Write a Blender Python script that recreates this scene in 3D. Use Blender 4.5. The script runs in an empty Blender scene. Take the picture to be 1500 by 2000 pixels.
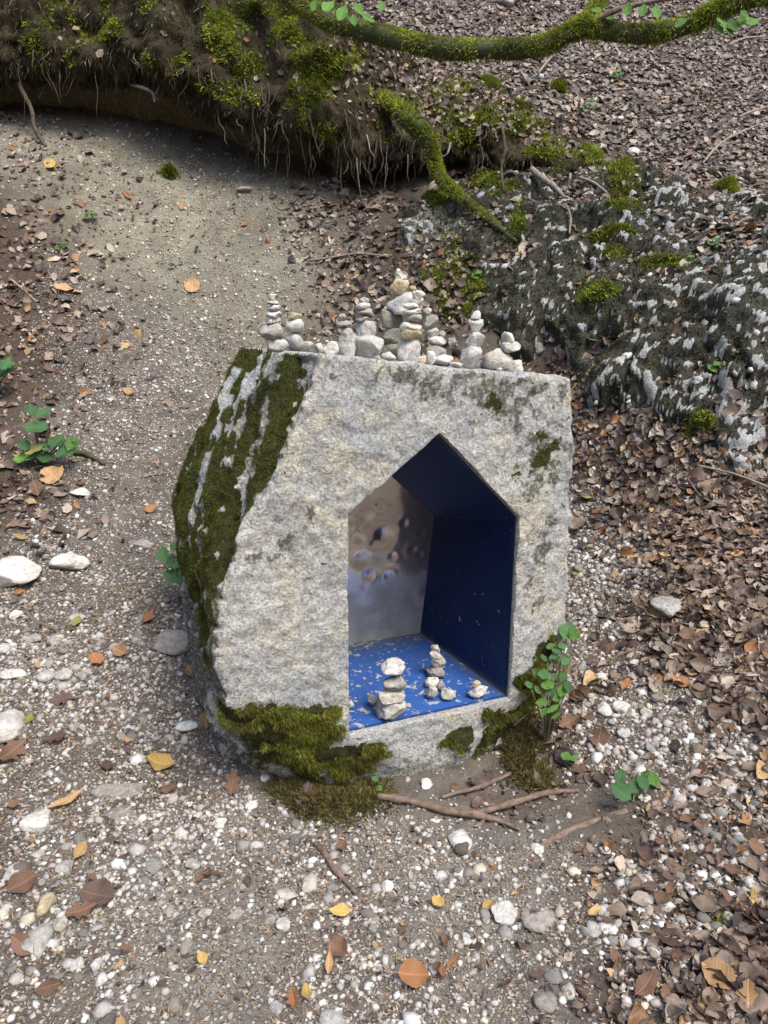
import bpy, bmesh, math, random
import numpy as np
from mathutils import Vector, Matrix

random.seed(7)
rng = np.random.default_rng(11)
scene = bpy.context.scene
COL = scene.collection
R = math.radians

# ------------------------------------------------------------------ camera, world, sun, exposure
CAM_Z, PITCH, FPX = 1.6, R(17.0), 1502.0
cam_d = bpy.data.cameras.new('camera')
cam = bpy.data.objects.new('camera', cam_d); COL.objects.link(cam)
cam.location = (0, 0, CAM_Z)
cam.rotation_euler = (R(90) - PITCH, 0, 0)
cam_d.sensor_fit = 'VERTICAL'
cam_d.sensor_height = 36.0
cam_d.lens = 36.0 * FPX / 2000.0
cam_d.clip_start, cam_d.clip_end = 0.05, 500
scene.camera = cam

SUN_EL, SUN_AZ = 58.0, 140.0          # azimuth clockwise from +Y (seen from above): behind the viewer, to the right
world = bpy.data.worlds.new('World'); scene.world = world
world.use_nodes = True
wn = world.node_tree
bgn = wn.nodes['Background']
sky = wn.nodes.new('ShaderNodeTexSky')
sky.sky_type = 'NISHITA'; sky.sun_disc = False
sky.sun_elevation = R(SUN_EL); sky.sun_rotation = R(SUN_AZ)
sky.air_density = 1.0; sky.dust_density = 3.0; sky.ozone_density = 0.6
wn.links.new(sky.outputs[0], bgn.inputs[0])
bgn.inputs[1].default_value = 0.13
sun_d = bpy.data.lights.new('sun', 'SUN')
sun_d.energy = 1.5; sun_d.angle = R(24); sun_d.color = (1.0, 0.975, 0.92)
sun = bpy.data.objects.new('sun', sun_d); COL.objects.link(sun)
_sd = Vector((math.sin(R(SUN_AZ)) * math.cos(R(SUN_EL)), math.cos(R(SUN_AZ)) * math.cos(R(SUN_EL)), math.sin(R(SUN_EL))))
sun.rotation_euler = _sd.to_track_quat('Z', 'Y').to_euler()
sun.location = (3, -3, 8)
vs = scene.view_settings
vs.view_transform = 'Standard'; vs.look = 'None'; vs.gamma = 1.0; vs.use_curve_mapping = False
vs.exposure = 1.22
scene.render.engine = 'CYCLES'
scene.cycles.use_denoising = True
try:
    scene.cycles.denoiser = 'OPENIMAGEDENOISE'
    scene.cycles.denoising_input_passes = 'RGB_ALBEDO_NORMAL'
except Exception:
    pass
scene.cycles.max_bounces = 6

# ------------------------------------------------------------------ geometry of the view (used to read sizes off the photograph)
CP, SP = math.cos(PITCH), math.sin(PITCH)
CAMP = np.array([0, 0, CAM_Z])
def ray(u, v):
    a, b = (u - 750.0) / FPX, (1000.0 - v) / FPX
    return np.array([a, CP + b * SP, -SP + b * CP])
def at_y(u, v, Y):
    d = ray(u, v); return CAMP + d * (Y / d[1])
def at_z(u, v, z):
    d = ray(u, v); return CAMP + d * ((z - CAM_Z) / d[2])
def at_plane(u, v, p0, n):
    d = ray(u, v); return CAMP + d * (np.dot(p0 - CAMP, n) / np.dot(d, n))
def depth_of(P):
    P = np.asarray(P, float); return P[..., 1] * CP - (P[..., 2] - CAM_Z) * SP
def project(P):
    P = np.asarray(P, float)
    d = np.maximum(depth_of(P), 1e-3)
    b = P[..., 1] * SP + (P[..., 2] - CAM_Z) * CP
    return 750 + FPX * P[..., 0] / d, 1000 - FPX * b / d, d

# ------------------------------------------------------------------ noise
def _hash(ix, iy, iz, seed):
    h = (ix * 374761393 + iy * 668265263 + iz * 2147483647 + seed * 974711) & 0xFFFFFFFF
    h = ((h ^ (h >> 13)) * 1274126177) & 0xFFFFFFFF
    h = ((h ^ (h >> 16)) * 2246822519) & 0xFFFFFFFF
    return ((h ^ (h >> 15)) & 0xFFFFFF) / 8388607.5 - 1.0
def vnoise(P, seed=0):
    P = np.asarray(P, float); I = np.floor(P).astype(np.int64); f = P - I
    w = f * f * f * (f * (f * 6 - 15) + 10); r = 0
    for dx in (0, 1):
        wx = w[..., 0] if dx else 1 - w[..., 0]
        for dy in (0, 1):
            wy = w[..., 1] if dy else 1 - w[..., 1]
            for dz in (0, 1):
                wz = w[..., 2] if dz else 1 - w[..., 2]
                r = r + wx * wy * wz * _hash(I[..., 0] + dx, I[..., 1] + dy, I[..., 2] + dz, seed)
    return r
def fbm(P, octaves=4, seed=0, gain=0.5):
    P = np.asarray(P, float); r = 0; a = 1.0; t = 0
    for o in range(octaves):
        r = r + a * vnoise(P * (2.03 ** o) + 17.3 * o, seed + o); t += a; a *= gain
    return r / t * 1.6
def sstep(x, a, b):
    t = np.clip((np.asarray(x, float) - a) / (b - a), 0, 1); return t * t * (3 - 2 * t)

# ------------------------------------------------------------------ mesh helpers
def mesh_np(name, V, F, col=None, smooth=False, attr=None, uv=None):
    V = np.asarray(V, np.float32); F = np.asarray(F, np.int32)
    me = bpy.data.meshes.new(name); n, k = F.shape
    me.vertices.add(len(V)); me.vertices.foreach_set('co', V.ravel())
    me.loops.add(n * k); me.loops.foreach_set('vertex_index', F.ravel())
    me.polygons.add(n)
    me.polygons.foreach_set('loop_start', np.arange(0, n * k, k, dtype=np.int32))
    me.polygons.foreach_set('loop_total', np.full(n, k, np.int32))
    if smooth: me.polygons.foreach_set('use_smooth', np.ones(n, bool))
    me.update(calc_edges=True)
    if col is not None: set_col(me, 'Col', col)
    if attr:
        for a, c in attr.items(): set_col(me, a, c)
    if uv is not None:
        ul = me.uv_layers.new(name='UVMap'); ul.data.foreach_set('uv', np.asarray(uv, np.float32)[F.ravel()].ravel())
    return me
def set_col(me, name, c):
    c = np.asarray(c, np.float32)
    if c.shape[1] == 3: c = np.concatenate([c, np.ones((len(c), 1), np.float32)], 1)
    a = me.color_attributes.new(name, 'FLOAT_COLOR', 'POINT'); a.data.foreach_set('color', c.ravel())
def link(name, me, mat=None, parent=None):
    o = bpy.data.objects.new(name, me); COL.objects.link(o)
    if mat is not None and me is not None and len(me.materials) == 0: me.materials.append(mat)
    if parent is not None: o.parent = parent
    return o
def tag(o, label=None, cat=None, group=None, kind=None):
    if label: o['label'] = label
    if cat: o['category'] = cat
    if group: o['group'] = group
    if kind: o['kind'] = kind
    return o
def empty(name, loc=(0, 0, 0)):
    o = bpy.data.objects.new(name, None); COL.objects.link(o); o.location = loc; o.empty_display_size = 0.05
    return o
def grid_faces(nu, nv):
    i = np.arange(nu - 1)[:, None] * nv + np.arange(nv - 1)[None, :]; i = i.ravel()
    return np.stack([i, i + nv, i + nv + 1, i + 1], 1)
def vert_normals(V, F):
    N = np.zeros_like(V, dtype=float)
    a, b, c = V[F[:, 0]], V[F[:, 1]], V[F[:, 2]]
    fn = np.cross(b - a, c - a)
    if F.shape[1] == 4: fn = fn + np.cross(c - a, V[F[:, 3]] - a)
    for k in range(F.shape[1]): np.add.at(N, F[:, k], fn)
    return N / np.maximum(np.linalg.norm(N, axis=1, keepdims=True), 1e-12)
def catmull(P, n):
    P = np.asarray(P, float); m = len(P); t = np.linspace(0, m - 1, n)
    i = np.clip(np.floor(t).astype(int), 0, m - 2); f = (t - i)[:, None]
    Q = np.concatenate([[2 * P[0] - P[1]], P, [2 * P[-1] - P[-2]]])
    a, b, c, d = Q[i], Q[i + 1], Q[i + 2], Q[i + 3]
    return 0.5 * (2 * b + (c - a) * f + (2 * a - 5 * b + 4 * c - d) * f ** 2 + (3 * b - a - 3 * c + d) * f ** 3)
def tube_np(P, rad, sides=8, n=None, rough=0.0, seed=0, freq=6.0):
    """tapered, slightly uneven tube along a polyline; closed ends"""
    P = np.asarray(P, float); n = n or len(P) * 5
    rad = np.asarray(rad, float)
    C = catmull(P, n); r = np.interp(np.linspace(0, 1, n), np.linspace(0, 1, len(rad)), rad)
    T = np.gradient(C, axis=0); T /= np.linalg.norm(T, axis=1, keepdims=True) + 1e-12
    up = np.array([0.0, 0, 1]); V = []
    if abs(T[0] @ up) > 0.9: up = np.array([1.0, 0, 0])
    a = np.cross(T[0], up); a /= np.linalg.norm(a)
    ang = np.linspace(0, 2 * np.pi, sides, endpoint=False)
    for i in range(n):
        a = a - T[i] * (a @ T[i]); a /= np.linalg.norm(a) + 1e-12
        b = np.cross(T[i], a)
        V.append(C[i] + r[i] * (np.cos(ang)[:, None] * a + np.sin(ang)[:, None] * b))
    V = np.array(V)
    if rough:
        nz = fbm(V.reshape(-1, 3) * freq, 3, seed).reshape(n, sides, 1)
        V = C[:, None] + (V - C[:, None]) * (1 + rough * nz)
    V = np.concatenate([V.reshape(-1, 3), [C[0], C[-1]]])
    F = []
    for i in range(n - 1):
        for j in range(sides):
            k = (j + 1) % sides
            F.append((i * sides + j, i * sides + k, (i + 1) * sides + k, (i + 1) * sides + j))
    e0, e1 = n * sides, n * sides + 1; q = (n - 1) * sides
    for j in range(sides):
        k = (j + 1) % sides
        F.append((e0, k, j, e0)); F.append((e1, q + j, q + k, e1))
    return V, F
def tube_mesh(name, P, rad, **kw):
    V, F = tube_np(P, rad, **kw)
    me = bpy.data.meshes.new(name)
    me.from_pydata([tuple(v) for v in V], [], [tuple(dict.fromkeys(f)) for f in F]); me.update()
    me.polygons.foreach_set('use_smooth', np.ones(len(me.polygons), bool))
    return me
def join_tubes(name, tubes):
    Vs, Fs, o = [], [], 0
    for V, F in tubes:
        Vs.append(V); Fs += [tuple(dict.fromkeys(int(i) + o for i in f)) for f in F]; o += len(V)
    me = bpy.data.meshes.new(name); me.from_pydata([tuple(v) for v in np.concatenate(Vs)], [], Fs); me.update()
    me.polygons.foreach_set('use_smooth', np.ones(len(me.polygons), bool))
    return me
def in_poly(x, y, poly):
    x = np.asarray(x, float); y = np.asarray(y, float); r = np.zeros(x.shape, bool); n = len(poly)
    for i in range(n):
        x0, y0 = poly[i]; x1, y1 = poly[(i + 1) % n]
        if y0 == y1: continue
        c = ((y0 > y) != (y1 > y)) & (x < (x1 - x0) * (y - y0) / (y1 - y0) + x0); r ^= c
    return r

# ------------------------------------------------------------------ materials
def mat_new(name):
    m = bpy.data.materials.new(name); m.use_nodes = True
    nt = m.node_tree; return m, nt, nt.nodes['Principled BSDF']
class NB:
    """tiny node builder"""
    def __init__(s, nt): s.nt = nt; s.N = nt.nodes; s.L = nt.links
    def n(s, t, **kw):
        o = s.N.new(t)
        for k, v in kw.items(): setattr(o, k, v)
        return o
    def put(s, sock, v):
        if isinstance(v, bpy.types.NodeSocket): s.L.new(v, sock)
        else: sock.default_value = v
    def coord(s, kind='Object', scale=None, rot=None):
        c = s.n('ShaderNodeTexCoord').outputs[kind]
        if scale is None: return c
        m = s.n('ShaderNodeMapping'); s.L.new(c, m.inputs[0]); m.inputs['Scale'].default_value = scale
        if rot: m.inputs['Rotation'].default_value = rot
        return m.outputs[0]
    def noise(s, vec, scale, detail=4, rough=0.55, dist=0.0):
        o = s.n('ShaderNodeTexNoise'); s.L.new(vec, o.inputs['Vector'])
        o.inputs['Scale'].default_value = scale; o.inputs['Detail'].default_value = detail
        o.inputs['Roughness'].default_value = rough; o.inputs['Distortion'].default_value = dist
        return o.outputs['Fac']
    def voro(s, vec, scale, out='Distance', feature='F1', rnd=1.0):
        o = s.n('ShaderNodeTexVoronoi', feature=feature); s.L.new(vec, o.inputs['Vector'])
        o.inputs['Scale'].default_value = scale; o.inputs['Randomness'].default_value = rnd
        return o.outputs[out]
    def ramp(s, fac, stops, interp='LINEAR'):
        o = s.n('ShaderNodeValToRGB'); cr = o.color_ramp; cr.interpolation = interp
        while len(cr.elements) < len(stops): cr.elements.new(0.5)
        for e, (p, c) in zip(cr.elements, stops):
            e.position = p; e.color = (c, c, c, 1) if isinstance(c, (int, float)) else (*c, 1)
        s.L.new(fac, o.inputs[0]); return o.outputs[0]
    def mix(s, fac, a, b, mode='MIX'):
        o = s.n('ShaderNodeMix', data_type='RGBA', blend_type=mode)
        s.put(o.inputs[0], fac)
        for k, v in ((6, a), (7, b)): s.put(o.inputs[k], (*v, 1) if isinstance(v, tuple) else v)
        return o.outputs[2]
    def math(s, op, a, b=0.0):
        o = s.n('ShaderNodeMath', operation=op); s.put(o.inputs[0], a); s.put(o.inputs[1], b); return o.outputs[0]
    def attr(s, name, ch=None):
        o = s.n('ShaderNodeAttribute', attribute_name=name)
        if ch is None: return o.outputs['Color']
        if ch == 'A': return o.outputs['Alpha']
        p = s.n('ShaderNodeSeparateColor'); s.L.new(o.outputs['Color'], p.inputs[0]); return p.outputs['RGB'.index(ch)]
    def bump(s, h, strength, dist, normal=None):
        o = s.n('ShaderNodeBump'); s.L.new(h, o.inputs['Height'])
        o.inputs['Strength'].default_value = strength; o.inputs['Distance'].default_value = dist
        if normal is not None: s.L.new(normal, o.inputs['Normal'])
        return o.outputs[0]

def mat_vcol(name, rough=0.8, transl=0.0, grain=0.0, gscale=60, spec=0.3):
    m, nt, bs = mat_new(name); b = NB(nt)
    c = b.attr('Col')
    if grain:
        nz = b.noise(b.coord(), gscale, 4, 0.6)
        c = b.mix(1.0, c, b.ramp(nz, [(0.25, 1 - grain), (0.75, 1 + grain * 0.6)]), 'MULTIPLY')
        nt.links.new(b.bump(nz, 0.5, 0.006), bs.inputs['Normal'])
    nt.links.new(c, bs.inputs['Base Color'])
    bs.inputs['Roughness'].default_value = rough
    bs.inputs['Specular IOR Level'].default_value = spec
    if transl:
        tr = b.n('ShaderNodeBsdfTranslucent'); nt.links.new(c, tr.inputs[0])
        mx = b.n('ShaderNodeMixShader'); mx.inputs[0].default_value = transl
        nt.links.new(bs.outputs[0], mx.inputs[1]); nt.links.new(tr.outputs[0], mx.inputs[2])
        nt.links.new(mx.outputs[0], nt.nodes['Material Output'].inputs[0])
    return m
M = {}
M['gravel'] = mat_vcol('gravel_stone', 0.85, 0, 0.25, 90)
M['litter'] = mat_vcol('dead_leaf_litter', 0.5, 0.10, 0.3, 70, 0.45)
M['moss'] = mat_vcol('moss_fibre', 0.85, 0.25, 0, 60, 0.15)
M['straw'] = mat_vcol('needle_straw', 0.7, 0, 0, 60, 0.3)

def mat_stone(name, base, dark, warm, warmth=0.35, moss=0.0):
    m, nt, bs = mat_new(name); b = NB(nt)
    oi = b.n('ShaderNodeObjectInfo')
    vec = b.n('ShaderNodeVectorMath', operation='ADD'); nt.links.new(b.coord(), vec.inputs[0])
    sc = b.n('ShaderNodeVectorMath', operation='SCALE'); sc.inputs[0].default_value = (13.7, 7.1, 3.3)
    nt.links.new(oi.outputs['Random'], sc.inputs['Scale']); nt.links.new(sc.outputs[0], vec.inputs[1])
    v = vec.outputs[0]
    n1 = b.noise(v, 14, 5, 0.6); n2 = b.noise(v, 55, 5, 0.65); n3 = b.noise(v, 9, 3, 0.5, 1.0)
    c = b.mix(b.ramp(n1, [(0.38, 0.0), (0.68, 1.0)]), base, dark)
    c = b.mix(b.math('MULTIPLY', b.ramp(n3, [(0.48, 0.0), (0.66, 1.0)]), warmth), c, warm)
    c = b.mix(1.0, c, b.ramp(n2, [(0.3, 0.6), (0.7, 1.15)]), 'MULTIPLY')
    rv = b.math('ADD', b.math('MULTIPLY', oi.outputs['Random'], 0.34), 0.80)
    c = b.mix(1.0, c, rv, 'MULTIPLY')
    if moss:
        c = b.mix(b.math('MULTIPLY', b.ramp(b.noise(v, 20, 4), [(0.45, 0.0), (0.6, 1.0)]), moss), c, (0.05, 0.07, 0.02))
    nt.links.new(c, bs.inputs['Base Color']); bs.inputs['Roughness'].default_value = 0.85
    bs.inputs['Specular IOR Level'].default_value = 0.25
    nt.links.new(b.bump(n2, 0.9, 0.010, b.bump(n1, 0.6, 0.02)), bs.inputs['Normal'])
    return m
M['white'] = mat_stone('pale_limestone', (0.68, 0.66, 0.61), (0.44, 0.42, 0.38), (0.58, 0.48, 0.31), 0.3)
M['grey'] = mat_stone('grey_limestone', (0.50, 0.48, 0.44), (0.30, 0.285, 0.255), (0.47, 0.39, 0.26), 0.4)
M['yellow'] = mat_stone('ochre_limestone', (0.56, 0.48, 0.31), (0.36, 0.30, 0.20), (0.55, 0.42, 0.2), 0.6)
M['dark'] = mat_stone('weathered_dark_limestone', (0.30, 0.285, 0.235), (0.17, 0.16, 0.13), (0.30, 0.25, 0.16), 0.4, 0.25)
M['dusty'] = mat_stone('dusty_trodden_limestone', (0.36, 0.33, 0.29), (0.25, 0.225, 0.20), (0.34, 0.29, 0.23), 0.5)

def mat_bark(name, c0, c1, mossy=0.0):
    m, nt, bs = mat_new(name); b = NB(nt)
    n1 = b.noise(b.coord(), 40, 5, 0.65); n2 = b.noise(b.coord(), 9, 3)
    c = b.mix(b.ramp(n1, [(0.35, 0.0), (0.7, 1.0)]), c0, c1)
    if mossy: c = b.mix(b.math('MULTIPLY', b.ramp(n2, [(0.35, 0.0), (0.6, 1.0)]), mossy), c, (0.045, 0.06, 0.012))
    nt.links.new(c, bs.inputs['Base Color']); bs.inputs['Roughness'].default_value = 0.85
    nt.links.new(b.bump(n1, 0.6, 0.01), bs.inputs['Normal'])
    return m
M['bark'] = mat_bark('stick_bark', (0.10, 0.065, 0.045), (0.24, 0.17, 0.125))
M['bark_grey'] = mat_bark('grey_dead_wood', (0.16, 0.13, 0.10), (0.34, 0.29, 0.23))
M['bark_moss'] = mat_bark('mossy_bark', (0.035, 0.035, 0.015), (0.09, 0.08, 0.04), 0.9)
M['root'] = mat_bark('root_skin', (0.045, 0.034, 0.02), (0.13, 0.105, 0.07))
M['stem'] = mat_bark('green_stem', (0.12, 0.12, 0.05), (0.17, 0.16, 0.07))

def mat_leaf(name, c0, c1, transl=0.25, vein=0.35, rough=0.5):
    m, nt, bs = mat_new(name); b = NB(nt)
    uv = b.coord('UV'); sx = b.n('ShaderNodeSeparateXYZ'); nt.links.new(uv, sx.inputs[0])
    au = b.math('ABSOLUTE', b.math('SUBTRACT', sx.outputs[0], 0.5))
    side = b.math('SINE', b.math('MULTIPLY', b.math('SUBTRACT', sx.outputs[1], b.math('MULTIPLY', au, 0.55)), 52.0))
    vm = b.math('MAXIMUM', b.ramp(side, [(0.86, 0.0), (0.98, 1.0)]), b.ramp(au, [(0.015, 1.0), (0.035, 0.0)]))
    nz = b.noise(b.coord(), 45, 4)
    c = b.mix(b.ramp(nz, [(0.35, 0.0), (0.65, 1.0)]), c0, c1)
    oi = b.n('ShaderNodeObjectInfo')
    c = b.mix(1.0, c, b.math('ADD', b.math('MULTIPLY', oi.outputs['Random'], 0.5), 0.75), 'MULTIPLY')
    c = b.mix(b.math('MULTIPLY', vm, vein), c, tuple(min(1, k * 1.9 + 0.02) for k in c1))
    nt.links.new(c, bs.inputs['Base Color']); bs.inputs['Roughness'].default_value = rough
    bs.inputs['Specular IOR Level'].default_value = 0.35
    h = b.math('ADD', b.math('MULTIPLY', vm, -0.6), nz)
    nt.links.new(b.bump(h, 0.6, 0.004), bs.inputs['Normal'])
    tr = b.n('ShaderNodeBsdfTranslucent'); nt.links.new(c, tr.inputs[0])
    mx = b.n('ShaderNodeMixShader'); mx.inputs[0].default_value = transl
    nt.links.new(bs.outputs[0], mx.inputs[1]); nt.links.new(tr.outputs[0], mx.inputs[2])
    nt.links.new(mx.outputs[0], nt.nodes['Material Output'].inputs[0])
    return m
M['leaf_brown'] = mat_leaf('brown_beech_leaf', (0.13, 0.072, 0.045), (0.21, 0.12, 0.075), 0.1)
M['leaf_dark'] = mat_leaf('dark_brown_leaf', (0.075, 0.046, 0.034), (0.13, 0.082, 0.06), 0.08)
M['leaf_tan'] = mat_leaf('tan_leaf', (0.36, 0.21, 0.09), (0.44, 0.28, 0.14), 0.15)
M['leaf_orange'] = mat_leaf('orange_leaf', (0.27, 0.115, 0.045), (0.35, 0.17, 0.075), 0.12)
M['leaf_yellow'] = mat_leaf('yellow_leaf', (0.52, 0.32, 0.08), (0.58, 0.40, 0.14), 0.2)
M['leaf_lime'] = mat_leaf('yellow_green_leaf', (0.22, 0.24, 0.05), (0.32, 0.30, 0.09), 0.2)
M['leaf_green'] = mat_leaf('green_bramble_leaf', (0.045, 0.115, 0.04), (0.065, 0.15, 0.05), 0.3, 0.4)
M['leaf_light'] = mat_leaf('fresh_green_leaf', (0.10, 0.24, 0.04), (0.15, 0.31, 0.06), 0.4, 0.3)
M['leaf_blue'] = mat_leaf('blue_green_leaf', (0.075, 0.175, 0.06), (0.11, 0.235, 0.085), 0.35, 0.15)

def mat_ground():
    m, nt, bs = mat_new('forest_floor'); b = NB(nt); co = b.coord()
    big = b.noise(co, 1.3, 4, 0.6); mid = b.noise(co, 9, 5, 0.65); fine = b.noise(co, 70, 4, 0.7)
    soil = b.mix(b.ramp(mid, [(0.3, 0.0), (0.7, 1.0)]), (0.070, 0.058, 0.046), (0.165, 0.142, 0.115))
    dust = b.mix(b.ramp(fine, [(0.3, 0.0), (0.7, 1.0)]), (0.165, 0.148, 0.125), (0.265, 0.242, 0.205))
    sand = b.mix(b.ramp(b.noise(co, 110, 3, 0.8), [(0.3, 0.0), (0.72, 1.0)]), (0.16, 0.147, 0.10), (0.34, 0.318, 0.24))
    sand = b.mix(b.ramp(mid, [(0.42, 0.0), (0.68, 0.75)]), sand, (0.12, 0.105, 0.068))
    sand = b.mix(b.ramp(b.noise(co, 2.2, 3, 0.6), [(0.45, 0.0), (0.65, 0.5)]), sand, (0.15, 0.13, 0.095))
    lit = b.mix(b.ramp(fine, [(0.3, 0.0), (0.7, 1.0)]), (0.040, 0.030, 0.022), (0.105, 0.077, 0.055))
    cell = b.voro(co, 95, 'Color'); dcell = b.voro(co, 95, 'Distance')
    sepc = b.n('ShaderNodeSeparateColor'); nt.links.new(cell, sepc.inputs[0])
    peb = b.ramp(sepc.outputs[0], [(0.0, (0.16, 0.135, 0.115)), (0.5, (0.30, 0.27, 0.235)), (0.85, (0.48, 0.455, 0.41))])
    pm = b.math('MULTIPLY', b.ramp(dcell, [(0.38, 1.0), (0.55, 0.0)]), b.ramp(b.math('ADD', sepc.outputs[1], b.math('SUBTRACT', mid, 0.5)), [(0.40, 0.0), (0.55, 1.0)]))
    c = soil
    c = b.mix(b.math('MULTIPLY', b.attr('mask', 'A'), 0.85), c, dust)
    c = b.mix(b.attr('mask', 'G'), c, lit)
    c = b.mix(b.attr('mask', 'R'), c, sand)
    c = b.mix(b.math('MULTIPLY', b.attr('mask', 'B'), pm), c, peb)
    c = b.mix(1.0, c, b.ramp(big, [(0.3, 0.78), (0.7, 1.15)]), 'MULTIPLY')
    nt.links.new(c, bs.inputs['Base Color']); bs.inputs['Roughness'].default_value = 0.95
    bs.inputs['Specular IOR Level'].default_value = 0.15
    h = b.math('ADD', fine, b.math('MULTIPLY', b.math('MULTIPLY', pm, b.attr('mask', 'B')), 0.8))
    nt.links.new(b.bump(h, 0.9, 0.012, b.bump(mid, 0.5, 0.03)), bs.inputs['Normal'])
    return m
M['ground'] = mat_ground()

def mat_boulder():
    m, nt, bs = mat_new('quarried_limestone'); b = NB(nt); co = b.coord()
    n0 = b.noise(co, 2.6, 4, 0.6); n1 = b.noise(co, 7, 5, 0.65); n2 = b.noise(co, 34, 5, 0.7); n3 = b.noise(co, 110, 4, 0.75)
    c = b.mix(b.ramp(n0, [(0.42, 0.0), (0.56, 1.0)]), (0.51, 0.52, 0.51), (0.62, 0.605, 0.555))
    c = b.mix(b.ramp(n1, [(0.50, 0.0), (0.62, 0.8)]), c, (0.66, 0.605, 0.47))
    c = b.mix(b.ramp(b.noise(co, 5.1, 4, 0.6, 0.6), [(0.56, 0.0), (0.72, 0.8)]), c, (0.38, 0.405, 0.43))
    c = b.mix(1.0, c, b.ramp(n2, [(0.28, 0.60), (0.48, 0.98), (0.72, 1.25)]), 'MULTIPLY')
    c = b.mix(1.0, c, b.ramp(n3, [(0.3, 0.45), (0.7, 1.42)]), 'MULTIPLY')
    # grey-green algae film with the left flank's shade in it, black lichen flecks
    al = b.ramp(b.math('ADD', b.attr('mask', 'G'), b.math('MULTIPLY', b.math('SUBTRACT', b.noise(co, 75, 6, 0.78), 0.5), 2.8)), [(0.40, 0.0), (1.05, 0.88)])
    c = b.mix(al, c, b.mix(n2, (0.045, 0.044, 0.026), (0.13, 0.12, 0.075)))
    fl = b.math('MULTIPLY', b.ramp(b.noise(co, 26, 3, 0.6, 0.8), [(0.685, 0.0), (0.715, 1.0)]), b.ramp(n0, [(0.46, 0.0), (0.56, 1.0)]))
    c = b.mix(b.math('MULTIPLY', fl, 0.85), c, (0.03, 0.028, 0.022))
    ms = b.ramp(b.math('ADD', b.attr('mask', 'R'), b.math('MULTIPLY', b.math('SUBTRACT', b.noise(co, 60, 5, 0.7), 0.5), 1.2)), [(0.36, 0.0), (0.58, 1.0)])
    c = b.mix(ms, c, b.mix(n2, (0.035, 0.04, 0.012), (0.085, 0.085, 0.03)))
    nt.links.new(c, bs.inputs['Base Color']); bs.inputs['Roughness'].default_value = 0.92
    bs.inputs['Specular IOR Level'].default_value = 0.2
    nt.links.new(b.bump(n3, 0.9, 0.012, b.bump(n2, 0.9, 0.03)), bs.inputs['Normal'])
    return m
M['boulder'] = mat_boulder()

def mat_paint():
    m, nt, bs = mat_new('chipped_blue_paint'); b = NB(nt); co = b.coord()
    at = b.attr('mask', 'R')
    n1 = b.noise(co, 21, 6, 0.62, 0.5); n2 = b.noise(co, 50, 4, 0.6, 0.5); n3 = b.noise(co, 6, 4)
    thr = b.math('SUBTRACT', 0.80, b.math('MULTIPLY', at, 0.192))
    chip = b.math('MAXIMUM', b.ramp(b.math('SUBTRACT', n1, b.math('SUBTRACT', thr, 0.0)), [(0.0, 0.0), (0.012, 1.0)]),
                  b.ramp(b.math('SUBTRACT', n2, b.math('ADD', thr, 0.02)), [(0.0, 0.0), (0.012, 1.0)]))
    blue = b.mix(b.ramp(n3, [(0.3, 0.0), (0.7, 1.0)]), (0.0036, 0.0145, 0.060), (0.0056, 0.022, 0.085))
    blue = b.mix(b.math('MULTIPLY', b.attr('mask', 'B'), b.ramp(n3, [(0.2, 0.7), (0.7, 1.0)])), blue, (0.032, 0.098, 0.33))  # floor gets brighter blue, walls near-black: light and shade put into the paint
    grime = b.math('MULTIPLY', b.attr('mask', 'G'), b.ramp(n2, [(0.25, 0.5), (0.6, 1.0)]))
    c = b.mix(grime, blue, (0.10, 0.10, 0.085))
    c = b.mix(chip, c, b.mix(n2, (0.30, 0.305, 0.29), (0.44, 0.435, 0.41)))
    nt.links.new(c, bs.inputs['Base Color']); bs.inputs['Roughness'].default_value = 0.5
    bs.inputs['Specular IOR Level'].default_value = 0.3
    nt.links.new(b.bump(b.math('SUBTRACT', 1.0, chip), 0.4, 0.003, b.bump(b.noise(co, 60, 3), 0.08, 0.004)), bs.inputs['Normal'])
    return m
M['paint'] = mat_paint()
def mat_steel():
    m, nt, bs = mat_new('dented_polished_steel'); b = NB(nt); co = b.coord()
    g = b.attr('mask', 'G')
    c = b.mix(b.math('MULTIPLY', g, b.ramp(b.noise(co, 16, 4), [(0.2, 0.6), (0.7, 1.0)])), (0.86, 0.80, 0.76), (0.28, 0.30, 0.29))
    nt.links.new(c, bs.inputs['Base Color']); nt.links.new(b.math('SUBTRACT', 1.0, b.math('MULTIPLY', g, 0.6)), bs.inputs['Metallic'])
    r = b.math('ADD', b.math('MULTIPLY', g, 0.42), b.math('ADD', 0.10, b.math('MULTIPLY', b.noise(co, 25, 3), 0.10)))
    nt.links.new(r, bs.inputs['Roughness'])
    nt.links.new(b.bump(b.noise(co, 7, 2, 0.4, 0.8), 0.05, 0.03), bs.inputs['Normal'])
    return m
M['steel'] = mat_steel()

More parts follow.
